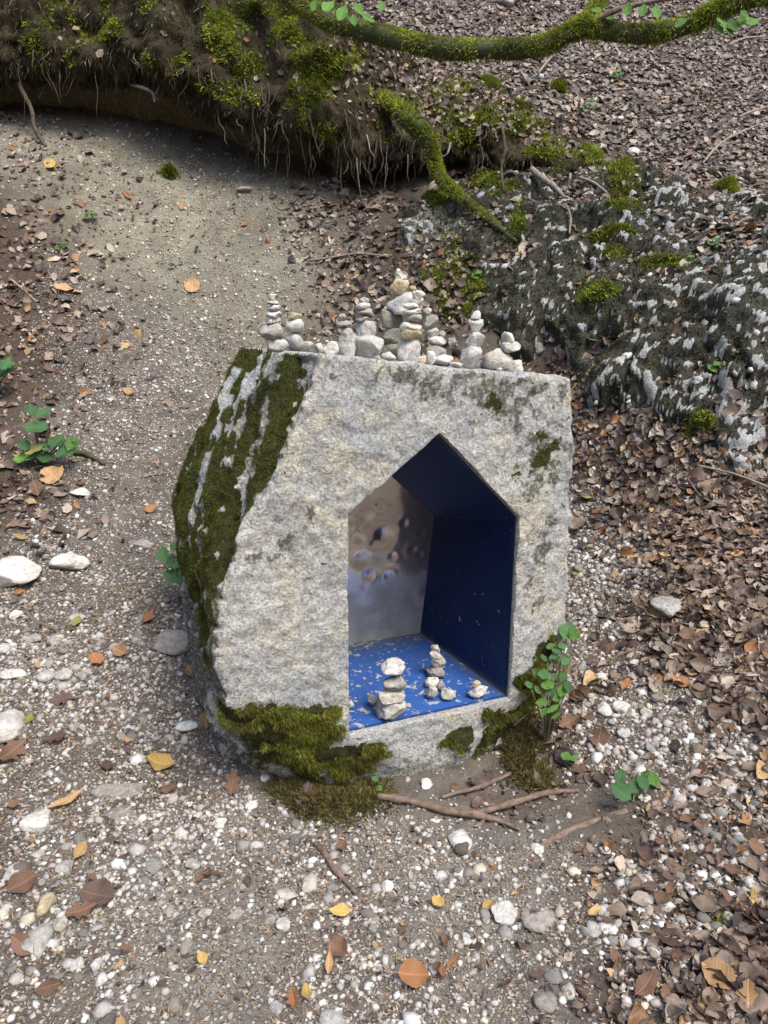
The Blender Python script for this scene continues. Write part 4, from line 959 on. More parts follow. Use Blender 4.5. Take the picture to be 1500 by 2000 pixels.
# ------------------------------------------------------------------ undercut earth bank with hanging roots
BKS = [  # per station: picture column, then (row, distance) for foot, ceiling, lip, brow, middle, top, back
 (-420, (200, 6.8), (155, 6.7), (145, 6.3), (95, 6.1), (10, 6.15), (-120, 6.6), (-150, 8.2)),
 (-150, (200, 6.7), (158, 6.62), (148, 6.25), (95, 6.05), (10, 6.1), (-110, 6.5), (-140, 8.2)),
 (60, (206, 6.62), (164, 6.52), (150, 6.28), (98, 6.06), (10, 6.1), (-110, 6.5), (-140, 8.2)),
 (250, (226, 6.6), (175, 6.5), (158, 6.24), (108, 6.02), (15, 6.05), (-100, 6.5), (-130, 8.2)),
 (400, (266, 6.6), (212, 6.45), (206, 6.05), (140, 5.86), (30, 6.0), (-80, 6.5), (-110, 8.2)),
 (520, (316, 6.45), (250, 6.3), (268, 5.98), (180, 5.78), (50, 6.0), (-50, 6.6), (-80, 8.2)),
 (620, (345, 6.35), (280, 6.2), (315, 5.88), (200, 5.72), (70, 6.05), (0, 6.7), (-20, 8.0)),
 (700, (352, 6.3), (290, 6.2), (325, 5.85), (230, 5.78), (130, 6.1), (75, 6.7), (50, 7.7)),
 (790, (345, 6.3), (292, 6.15), (316, 5.88), (245, 5.85), (180, 6.15), (140, 6.7), (112, 7.4)),
 (900, (338, 6.15), (300, 6.05), (312, 5.85), (262, 5.85), (220, 6.1), (190, 6.5), (160, 7.1)),
 (1020, (335, 5.95), (312, 5.92), (318, 5.8), (290, 5.82), (262, 6.0), (235, 6.3), (205, 6.9)),
 (1140, (345, 5.9), (335, 5.88), (338, 5.84), (320, 5.85), (300, 5.98), (275, 6.25), (250, 6.7))]
prof = np.array([[at_y(st[0], r, d) for (r, d) in st[1:]] for st in BKS])
NU, NV = 300, 120
tmpu = np.stack([catmull(prof[:, k], NU) for k in range(7)], 1)
bankP = np.stack([catmull(tmpu[i], NV) for i in range(NU)], 0)
Vb = bankP.reshape(-1, 3); Fb = grid_faces(NU, NV); Nb = vert_normals(Vb, Fb)
vv = np.tile(np.linspace(0, 6, NV), NU)
if Nb[(vv > 2.8) & (vv < 3.5)][:, 1].mean() > 0: Fb = Fb[:, ::-1]; Nb = -Nb
taper = np.repeat(sstep(np.linspace(0, 1, NU), 1.0, 0.86), NV)
face = sstep(vv, 1.6, 2.4)
rag = fbm(Vb * np.array([6, 6, 2.2]), 4, 220)
dsp = face * (0.10 * fbm(Vb * 3.0, 3, 221) + 0.07 * rag + 0.03 * fbm(Vb * 16, 3, 222)) + (1 - face) * 0.025 * fbm(Vb * 6, 3, 223)
fringe = np.exp(-((vv - 2.0) / 0.4) ** 2) * (fbm(Vb * np.array([9, 9, 0.5]), 3, 224) + 0.8 * fbm(Vb * np.array([2.5, 2.5, 0.3]), 2, 228))
Vb = Vb + Nb * (dsp * (0.4 + 0.6 * taper))[:, None]; Vb[:, 2] -= 0.07 * fringe * taper
BM = [(435, 70, 50, 65), (620, 150, 62, 95), (350, 122, 22, 16), (480, 130, 34, 26), (640, 265, 40, 32), (560, 60, 50, 40), (215, 60, 30, 22), (700, 110, 26, 40), (500, 20, 60, 30), (870, 225, 44, 28), (905, 250, 26, 34), (960, 225, 46, 24), (1010, 245, 60, 26), (1070, 290, 50, 24), (800, 210, 30, 24), (890, 165, 26, 26), (955, 160, 26, 22)]
bmo = spots_w(Vb, BM, 225, 0.55) * (vv > 2.3)
bmo = np.maximum(bmo, 0.5 * sstep(fbm(Vb * 5, 3, 226), 0.32, 0.6) * (vv > 2.6))
und = sstep(1.75 - vv + 0.2 * fbm(Vb * 5, 2, 227), 0, 0.4)
bank = empty('earth_bank', tuple(prof[4, 0]))
tag(bank, 'dark undercut earth bank hung with roots and moss above the sandy hollow', 'bank')
child('soil', mesh_np('bank_soil', Vb, Fb, smooth=True, attr={'mask': np.stack([0 * vv, bmo, und, 1 + 0 * vv], 1)}), M['bank'], bank)
Nb = vert_normals(Vb, Fb); tb = np.concatenate([Fb[:, :3], Fb[:, [0, 2, 3]]])
P, N_ = sample_mesh(Vb, Nb, tb, np.where(bmo > 0.35, bmo, 0.0), 42000)
tag(child('moss', moss_mesh('moss_on_bank', P, N_, 0.030, 0.006, bright=1.4, droop=0.35, spreadk=1.1, probs=(0.3, 0.36, 0.24, 0.07, 0.03)), M['moss'], bank), kind='stuff')
P, N_ = sample_mesh(Vb, Nb, tb, np.where((bmo < 0.4) & (vv > 1.7), 1.0, 0.0), 34000)
tag(child('dead_rootlets', moss_mesh('dead_rootlets', P, N_ * 0.6, 0.055, 0.0035, pal=np.array([[0.045, 0.033, 0.020], [0.09, 0.07, 0.045], [0.24, 0.20, 0.15], [0.025, 0.019, 0.012], [0.07, 0.08, 0.02]]), droop=1.3, probs=(0.3, 0.24, 0.08, 0.26, 0.12), spreadk=0.7), M['moss'], bank), kind='stuff')
# hanging roots, each its own
k = 0
for i in range(150):
    a = rng.uniform(0.16, 0.86)
    while vnoise(np.array([a * 26, 0.5, 0.5]), 5) < rng.uniform(-0.7, 0.5): a = rng.uniform(0.16, 0.86)
    iu = int(a * (NU - 1)); row = rng.uniform(2.0, 3.1); jv = int(row / 6 * (NV - 1))
    p = Vb.reshape(NU, NV, 3)[iu, jv].copy(); L = np.clip(rng.lognormal(-2.2, 0.6), 0.04, 0.45)
    if a > 0.5: L *= 1.25
    r = rng.uniform(0.0018, 0.0045) * (1.8 if rng.random() < 0.12 else 1)
    sway = rng.normal(size=2) * 0.05
    pts_ = [p + np.array([0, 0.02, 0.05])]
    for q in (0.2, 0.5, 0.8, 1.0):
        pts_.append(p + np.array([sway[0] * q + rng.normal() * 0.010, -0.03 + sway[1] * q * 0.6, -L * q]))
    child('hanging_root', tube_mesh('hanging_root', pts_, [r * 1.3, r, r * 0.6, r * 0.25], sides=5, n=10, rough=0.2, seed=i), M['root'] if i % 9 else M['bark_grey'], bank)

# litter, grains and needles ----------------------------------------------------------------------------------------------------
def frame_filter(P, mg=90):
    u, v, d = project(P); out = (u < -mg) | (u > 1500 + mg)       # the strips to either side are strewn more thinly
    return (u > -650) & (u < 2150) & (v > -260) & (v < 2000 + mg) & (d > 0.3) & (~out | (rng.random(len(u)) < 0.3))
def hidden(x, y):   # under the boulder block
    q = np.stack([x - FL[0], y - FL[1]], -1); a = q @ e1[:2]; b = q @ back[:2]
    return (a > -0.30) & (a < 0.60) & (b > 0.04) & (b < 0.72)
def behind_bank(P):
    u, v, d = project(P)
    lipu = [b_[0] for b_ in BKS]; foot = np.interp(u, lipu, [b_[1][0] - 6 for b_ in BKS]); back_ = np.interp(u, lipu, [b_[7][0] + 10 for b_ in BKS])
    return (v < foot) & (v > back_) & (u < 1080)
def scatter(n, polys, xr, yr, s=0.1, yexp=1.0, blur=0.0):
    y = yr[0] + (yr[1] - yr[0]) * rng.random(n) ** yexp; x = rng.uniform(xr[0], xr[1], n)
    ok = (np.abs(x) < 0.98 * y + 0.6); x, y = x[ok], y[ok]
    if polys is not None:
        ok = area(polys, x + blur * rng.normal(size=len(x)), y + blur * rng.normal(size=len(x)), s); x, y = x[ok], y[ok]
    ok = ~hidden(x, y); x, y = x[ok], y[ok]
    P = np.stack([x, y, Gs(x, y)], 1); ok = frame_filter(P) & ~behind_bank(P); return P[ok]
LEAF_V = np.array([[0, -.5, 0], [-.26, -.22, 0], [0, -.2, 0], [.26, -.22, 0], [-.29, .12, 0], [0, .14, 0], [.29, .12, 0], [0, .5, 0]], float)
LEAF_F = np.array([[0, 2, 1], [0, 3, 2], [1, 2, 4], [2, 5, 4], [2, 3, 5], [3, 6, 5], [4, 5, 7], [5, 6, 7]])
def _leaf_hi():
    ts = np.array([0, .16, .36, .58, .8, 1.0]); ws = np.array([.02, .2, .29, .27, .16, .0]); V = []
    for t, w in zip(ts, ws):
        for s_ in (-1, -.5, 0, .5, 1): V.append((s_ * w, t - .5, 0))
    F = grid_faces(6, 5); F = np.concatenate([F[:, :3], F[:, [0, 2, 3]]]); return np.array(V, float), F[:, ::-1]
LEAF_HI = _leaf_hi()
LPAL = np.array([[0.132, 0.087, 0.060], [0.22, 0.160, 0.115], [0.085, 0.053, 0.040], [0.35, 0.285, 0.22], [0.25, 0.12, 0.045], [0.34, 0.23, 0.10], [0.045, 0.031, 0.025]])
LPR = np.array([0.25, 0.22, 0.19, 0.15, 0.03, 0.02, 0.14])
def basis(N):
    t = np.cross(N, rng.normal(size=N.shape)); t /= np.linalg.norm(t, axis=1, keepdims=True); return t, np.cross(N, t)
def leaves_mesh(name, P, size, tilt=0.5, lift=0.01, pal=LPAL, pr=LPR, N=None, piece=0.25, hi=False):
    LV, LF = LEAF_HI if hi else (LEAF_V, LEAF_F); m_ = len(LV)
    n = len(P); N = Gn(P[:, 0], P[:, 1]) if N is None else N
    N = N + tilt * rng.normal(size=(n, 3)) * 0.6; N /= np.linalg.norm(N, axis=1, keepdims=True); N *= np.sign(N[:, 2:3] + 1e-9)
    t, b_ = basis(N); L = size * np.clip(rng.lognormal(-0.1, 0.33, n), 0.35, 1.7); L = np.where(rng.random(n) < piece, L * 0.55, L)
    V = np.repeat(LV[None], n, 0); V = V + rng.normal(size=V.shape) * np.array([0.03, 0.03, 0]) * (0.55 if hi else 1)
    V[:, :, 0] *= rng.uniform(0.75, 1.3, n)[:, None]
    curl = rng.normal(0.25, 0.5, n)[:, None]; fold = rng.normal(0.18, 0.4, n)[:, None]; tw = rng.normal(0, 0.4, n)[:, None]
    V[:, :, 2] = curl * (V[:, :, 1] ** 2 - 0.08) + fold * np.abs(V[:, :, 0]) + tw * V[:, :, 0] * V[:, :, 1] * 2 + (0.02 if hi else 0.05) * rng.normal(size=(n, m_)) + 0.05 * np.sin(V[:, :, 1] * 11 + rng.uniform(0, 6, (n, 1))) * np.sign(V[:, :, 0])
    V *= L[:, None, None]
    Wp = P[:, None] + V[:, :, 0:1] * t[:, None] + V[:, :, 1:2] * b_[:, None] + V[:, :, 2:3] * N[:, None] + N[:, None] * (lift * rng.uniform(0, 1, n))[:, None, None]
    c = pal[rng.choice(len(pal), n, p=pr / pr.sum())] * rng.uniform(0.7, 1.3, (n, 1))
    F = (LF[None] + m_ * np.arange(n)[:, None, None]).reshape(-1, 3)
    return mesh_np(name, Wp.reshape(-1, 3), F, col=np.repeat(c, m_, 0), smooth=hi)
LP = []
def add_leaf(P, size, tilt, lift): LP.append((P, size, tilt, lift))
PU = scatter(80000, [A_LIT_UP], (-1, 9.2), (5.5, 12.5), 0.3)
leaf_up = link('leaf_litter', leaves_mesh('leaf_litter_slope', PU, 0.057, 0.38, 0.02, pal=LPAL * 0.8 + np.array([0.045, 0.043, 0.042])), M['litter']); tag(leaf_up, 'carpet of brown beech leaves on the upper slope', 'leaf litter', kind='stuff')
PR = scatter(46000, [A_LIT_R, A_LIT_B], (0.2, 3.4), (1.1, 4.4), 0.2, 1.0, 0.10)
ur, vr, _ = project(PR)
big_ = (vr < 1330 + 0.25 * (ur - 1100)) | (rng.random(len(PR)) < 0.10) | ((ur > 1500 - (vr - 1700) * 0.75) & (vr > 1680))
thin_ = rng.random(len(PR)) < np.where((ur < 1400) & (vr > 1480), 0.75, 1.0)
m1 = leaves_mesh('leaf_litter_foot', PR[big_], 0.056, 0.42, 0.022, hi=True)
m2 = leaves_mesh('leaf_crumbs', PR[~big_ & thin_], 0.026, 0.6, 0.012)
tag(link('leaf_litter', m1, M['litter']), 'deep brown leaf litter below the limestone outcrop', 'leaf litter', kind='stuff')
tag(link('leaf_litter', m2, M['litter']), 'crumbled leaf scraps among pebbles beside the path', 'leaf litter', kind='stuff')
PL = np.concatenate([scatter(17000, [A_LIT_L], (-4.5, 0.2), (3.5, 7), 0.35, 1.0, 0.35), scatter(8000, [A_LIT_L2], (-3, 0), (2.6, 5), 0.2, 1.0, 0.15), scatter(17000, [A_LIT_MID], (-0.8, 2), (3.4, 6.6), 0.25, 1.0, 0.12)])
PL = PL[rng.random(len(PL)) < 0.75]
tag(link('leaf_litter', leaves_mesh('leaf_litter_hollow', PL, 0.056, 0.55, 0.02), M['litter']), 'thin brown leaf litter round the sandy hollow', 'leaf litter', kind='stuff')
# drifts of leaves caught on the ledges of the outcrop and on the bank
dr = []
for (u0, v0, u1, v1, sp, n) in ((900, 480, 1080, 520, 22, 260), (1060, 515, 1180, 520, 14, 110), (1130, 570, 1300, 640, 22, 300), (1270, 640, 1350, 710, 26, 240), (930, 400, 1010, 470, 14, 90), (1380, 450, 1500, 460, 22, 160), (1100, 380, 1200, 400, 26, 130), (1290, 540, 1360, 620, 20, 70), (700, 250, 760, 300, 25, 60), (1000, 370, 1060, 350, 20, 50), (640, 500, 720, 520, 20, 60)):
    for q in range(n):
        t = rng.random(); dr.append(on_ground(u0 + (u1 - u0) * t + rng.normal() * sp, v0 + (v1 - v0) * t + rng.normal() * sp * 0.6))
dr = np.array(dr); dr[:, 2] = Gs(dr[:, 0], dr[:, 1])
ro = scatter(7000, [A_ROCK], (0, 4.2), (3.3, 6.4), 0.05); dr = np.concatenate([dr, ro])
tag(link('leaf_litter', leaves_mesh('leaf_drifts', dr, 0.06, 0.5, 0.02), M['litter']), 'drifts of brown leaves caught on the outcrop ledges', 'leaf litter', kind='stuff')
P, N_ = sample_mesh(Vb, Nb, tb, np.where((vv > 3.0), 1.0, 0.0) * (0.12 + 1.6 * sstep(Vb[:, 0], -0.5, 0.3)), 5200)
tag(child('caught_leaves', leaves_mesh('caught_leaves', P, 0.05, 0.7, 0.02, N=N_), M['litter'], bank), kind='stuff')
PS = np.concatenate([scatter(9000, [A_PATH, A_STRIP], (-3, 2), (1.1, 5), 0.1), scatter(7000, [A_SAND], (-4, 0.5), (4, 7), 0.1)])
tag(link('leaf_litter', leaves_mesh('leaf_scraps', PS, 0.020, 0.5, 0.008), M['litter']), 'scattered leaf scraps over the gravel path', 'leaf litter', kind='stuff')

# gravel
G0 = [rock_shape(900 + k, 1, 5, False, 0.22) for k in range(12)]
GPAL = np.array([[0.50, 0.485, 0.455], [0.38, 0.355, 0.33], [0.29, 0.262, 0.24], [0.18, 0.155, 0.137], [0.47, 0.415, 0.325]])
def gravel_mesh(name, P, size, bed=0.3, pr=(0.27, 0.28, 0.22, 0.17, 0.06), lo=0.35, hi=2.6):
    n = len(P); k = rng.integers(0, 12, n); GV = np.stack([g[0] for g in G0]); F0 = G0[0][1]; nv_ = GV.shape[1]
    V = GV[k]; f_ = np.clip(rng.lognormal(-0.12, 0.58, n), lo, hi); s = size * f_ * 0.5
    V = V * (s[:, None] * np.stack([np.ones(n), rng.uniform(0.6, 1.0, n), rng.uniform(0.45, 0.8, n)], 1))[:, None]
    N = Gn(P[:, 0], P[:, 1]); N = N + 0.25 * rng.normal(size=(n, 3)); N /= np.linalg.norm(N, axis=1, keepdims=True)
    t, b_ = basis(N)
    Wp = P[:, None] + V[:, :, 0:1] * t[:, None] + V[:, :, 1:2] * b_[:, None] + V[:, :, 2:3] * N[:, None] + (N * (s * (0.6 - bed * 1.6))[:, None])[:, None]
    c = GPAL[rng.choice(5, n, p=pr)] * rng.uniform(0.75, 1.2, (n, 1)) * np.clip(0.58 + 0.34 * f_, 0.6, 1.08)[:, None]   # fine grit carries more soil
    F = (F0[None] + nv_ * np.arange(n)[:, None, None]).reshape(-1, 3)
    return mesh_np(name, Wp.reshape(-1, 3), F, col=np.repeat(c, nv_, 0))
def thin_dust(P, keep=0.3):
    d = area(A_DUST, P[:, 0], P[:, 1], 0.15); cl = fbm(P * np.array([3.2, 3.2, 0]), 3, 240)
    return P[rng.random(len(P)) < np.where(d, keep, 1.0) * np.clip(0.62 + 0.6 * cl, 0.15, 1)]
KG = gravel_mesh('white_knobs', KP, 0.024, 0.45, pr=(0.34, 0.30, 0.2, 0.1, 0.06), lo=0.35, hi=2.2)
tag(child('white_knobs', KG, M['gravel'], outcrop), 'bare white limestone knobs', kind='stuff')
P1 = thin_dust(scatter(73000, [A_PATH], (-2.2, 1.5), (1.15, 2.7), 0.12, 1.0, 0.08), 0.5)
P2 = thin_dust(scatter(38000, [A_PATH], (-2.6, 0.6), (2.7, 5.4), 0.2, 1.0, 0.22), 0.5)
P3_ = scatter(17000, [A_STRIP], (0.4, 2.0), (1.9, 3.9), 0.15, 1.0, 0.07)
P4 = scatter(27000, [A_SAND], (-4.2, 0.6), (4.0, 7.0), 0.3, 1.0, 0.25)
P5 = scatter(9000, [A_LIT_R], (0.3, 1.8), (1.15, 2.6), 0.1)
tag(link('gravel', gravel_mesh('gravel_path', P1, 0.0085), M['gravel']), 'pale fine gravel on the trodden path', 'gravel', kind='stuff')
tag(link('gravel', gravel_mesh('gravel_upper', P2, 0.0115, pr=(0.13, 0.24, 0.33, 0.24, 0.06)), M['gravel']), 'pale gravel on the path rising past the boulder', 'gravel', kind='stuff')
tag(link('gravel', gravel_mesh('gravel_strip', P3_, 0.0125, pr=(0.20, 0.32, 0.27, 0.15, 0.06)), M['gravel']), 'clean white gravel strip beside the leaf litter', 'gravel', kind='stuff')
tag(link('gravel', gravel_mesh('gravel_sand', P4, 0.0105, pr=(0.10, 0.18, 0.24, 0.26, 0.22)), M['gravel']), 'sandy grit on the slope under the bank', 'gravel', kind='stuff')
tag(link('gravel', gravel_mesh('gravel_litter', P5, 0.012), M['gravel']), 'pebbles mixed with leaf scraps at the path edge', 'gravel', kind='stuff')
Pm = np.concatenate([thin_dust(scatter(2600, [A_PATH], (-1.7, 1.5), (1.15, 2.8), 0.12), 0.25), scatter(900, [A_STRIP], (0.4, 2), (1.9, 3.9), 0.08), scatter(1300, [A_LIT_R], (0.3, 1.5), (1.15, 2.4), 0.1)])
tag(link('gravel', gravel_mesh('coarse_gravel', Pm, 0.020, 0.4, pr=(0.24, 0.32, 0.25, 0.13, 0.06)), M['gravel']), 'coarser white pebbles strewn over the gravel', 'gravel', kind='stuff')
Pg = scatter(9500, None, (-2.2, 2.0), (1.15, 3.6), 0.1)
tag(link('gravel', gravel_mesh('sparse_gravel', Pg, 0.0085, pr=(0.2, 0.26, 0.26, 0.2, 0.08)), M['gravel']), 'fine grit scattered over the bare trodden soil', 'gravel', kind='stuff')
Pg = scatter(9000, None, (-3.4, 2.6), (1.15, 5.2), 0.1)
tag(link('leaf_litter', leaves_mesh('fine_crumbs', Pg, 0.017, 0.5, 0.006), M['litter']), 'fine leaf crumbs over the bare soil', 'leaf litter', kind='stuff')
# needles and straw bits
def needles(name, P, L, w):
    n = len(P); N = Gn(P[:, 0], P[:, 1]); t, b_ = basis(N); l = L * rng.uniform(0.4, 1.4, n)[:, None]; w = w * rng.uniform(0.6, 1.4, n)[:, None]
    up = N * (0.003 + 0.004 * rng.random((n, 1))); bend = b_ * l * rng.normal(size=(n, 1)) * 0.12; tl = N * l * rng.normal(size=(n, 1)) * 0.12
    A = P + up - t * l / 2 - tl; B = P + up + bend; C = P + up + t * l / 2 + tl
    V = np.stack([A, B - b_ * w, B + b_ * w + N * w, C], 1).reshape(-1, 3)
    F = np.array([[0, 1, 2], [1, 3, 2]])[None] + 4 * np.arange(n)[:, None, None]
    pal = np.array([[0.34, 0.24, 0.14], [0.20, 0.13, 0.08], [0.44, 0.34, 0.22], [0.09, 0.06, 0.045]])
    c = pal[rng.choice(4, n, p=[.3, .3, .2, .2])] * rng.uniform(0.7, 1.2, (n, 1))
    return mesh_np(name, V, F.reshape(-1, 3), col=np.repeat(c, 4, 0))
Pn = np.concatenate([scatter(52000, [A_PATH, A_LIT_R, A_STRIP], (-1.8, 2.0), (1.15, 3.2), 0.2), scatter(5000, None, (-3, 2), (2.8, 5), 0.2)])
tag(link('needle_litter', needles('needle_litter', Pn, 0.019, 0.0010), M['straw']), 'straw-coloured needles and stem bits over the ground', 'needle litter', kind='stuff')

# countable pebbles: individual stones
PEB = []
for q in range(10):
    Vq, Fq = rock_shape(1200 + q, 2, 7, False, 0.12); PEB.append(mesh_np('pebble', Vq, Fq, smooth=True))
pm_ = [M['white'], M['white'], M['grey'], M['dusty']]
meshes = {}
def pebble(p, size, mk, label, group):
    q = random.randrange(10); key = (q, mk)
    if key not in meshes:
        me = PEB[q].copy(); me.materials.append(M[mk]); meshes[key] = me
    o = bpy.data.objects.new('pebble', meshes[key]); COL.objects.link(o)
    sx = size / 2; o.scale = (sx, sx * random.uniform(0.65, 1), sx * random.uniform(0.5, 0.8))
    o.rotation_euler = (random.uniform(-.3, .3), random.uniform(-.3, .3), random.uniform(0, 6.28))
    o.location = (p[0], p[1], float(Gs(p[0], p[1])) + o.scale[2] * 0.35); tag(o, {'white': 'white', 'grey': 'grey', 'dusty': 'earthy brown', 'yellow': 'ochre'}[mk] + ' ' + label, 'pebble', group)
cand = thin_dust(scatter(900, [A_PATH], (-1.7, 1.4), (1.2, 3.3), 0.1), 0.3); rng.shuffle(cand)
for p in cand[:150]: pebble(p, rng.choice([0.022, 0.028, 0.036, 0.046], p=[.35, .35, .2, .1]), random.choice(['white', 'white', 'grey', 'dusty']), 'small pebble lying loose on the gravel path', 'pebbles on the gravel path')
cand = scatter(500, [A_STRIP], (0.4, 2), (1.9, 3.8), 0.08); rng.shuffle(cand)
for p in cand[:70]: pebble(p, rng.choice([0.026, 0.034, 0.044]), random.choice(['white', 'white', 'white', 'yellow']), 'pebble on the gravel strip between boulder and litter', 'pebbles on the gravel strip')
cand = scatter(600, [A_LIT_R], (0.3, 1.6), (1.2, 2.3), 0.1); rng.shuffle(cand)
for p in cand[:75]: pebble(p, rng.choice([0.022, 0.03, 0.04]), random.choice(['white', 'white', 'grey']), 'pebble half hidden in the brown leaf scraps', 'pebbles in the leaf scraps')

# single fallen leaves ---------------------------------------------------------------------------------------------------------
def leaf_mesh(seed, kind='oval', curl=0.4, fold=0.3, nu=9, nv=13, serr=0.03):
    r = np.random.default_rng(seed); V = []; UV = []
    for i in range(nv):
        t = i / (nv - 1)
        if kind == 'oval': w = 0.30 * math.sin(math.pi * min(1, t * 0.97 + 0.015)) ** 0.75
        elif kind == 'round': w = 0.42 * math.sin(math.pi * min(1, t * 0.98 + 0.01)) ** 0.6
        elif kind == 'bramble': w = 0.36 * math.sin(math.pi * min(1, t ** 0.8 * 0.98 + 0.01)) ** 0.85
        elif kind == 'lobed': w = 0.38 * (math.sin(math.pi * min(1, t * 0.97 + .015)) ** 0.7) * (0.72 + 0.28 * math.cos(t * 20))
        else: w = 0.16 * math.sin(math.pi * min(1, t * 0.98 + 0.01)) ** 0.8
        w *= 1 + serr * (1 if i % 2 else -1)
        for j in range(nu):
            s_ = j / (nu - 1) * 2 - 1; x = w * s_; y = t - 0.5 + 0.06 * abs(s_) * (0.5 - t)
            V.append((x, y, 0)); UV.append((0.5 + s_ * 0.5 * max(w / 0.4, 0.1), t))
    V = np.array(V); ph = r.uniform(0, 6, 3)
    V[:, 2] = curl * (V[:, 1] ** 2 - 0.08) + fold * np.abs(V[:, 0]) + 0.05 * np.sin(V[:, 1] * 9 + ph[0]) * (np.abs(V[:, 0]) / 0.3) + r.normal(0, 0.5) * V[:, 0] * V[:, 1]
    n0 = len(V); stem = np.array([[-.012, -.5, 0], [.012, -.5, 0], [.008, -.68, .03], [-.008, -.68, .03]]); stem[:, 2] += V[:nu, 2].mean()
    V = np.concatenate([V, stem]); UV += [(0.5, 0.0)] * 4
    F = np.concatenate([grid_faces(nv, nu), [[n0, n0 + 1, n0 + 2, n0 + 3]]])
    F = F[:, ::-1]
    return V, F, np.array(UV)
LM = {}
def leaf_obj(name, key, mat, args):
    k_ = (key, mat)
    if k_ not in LM:
        V, F, UV = leaf_mesh(*args); me = mesh_np('leaf_blade', V, F, smooth=True, uv=UV); me.materials.append(M[mat]); LM[k_] = me
    o = bpy.data.objects.new(name, LM[k_]); COL.objects.link(o); return o
def orient(o, p, n, yaw, size):
    z = Vector(n).normalized(); x = Vector((math.cos(yaw), math.sin(yaw), 0)); x = (x - z * x.dot(z)).normalized(); y = z.cross(x)
    m = Matrix((x, y, z)).transposed().to_4x4(); m.translation = Vector(p); o.matrix_world = m @ Matrix.Diagonal((size, size, size, 1))
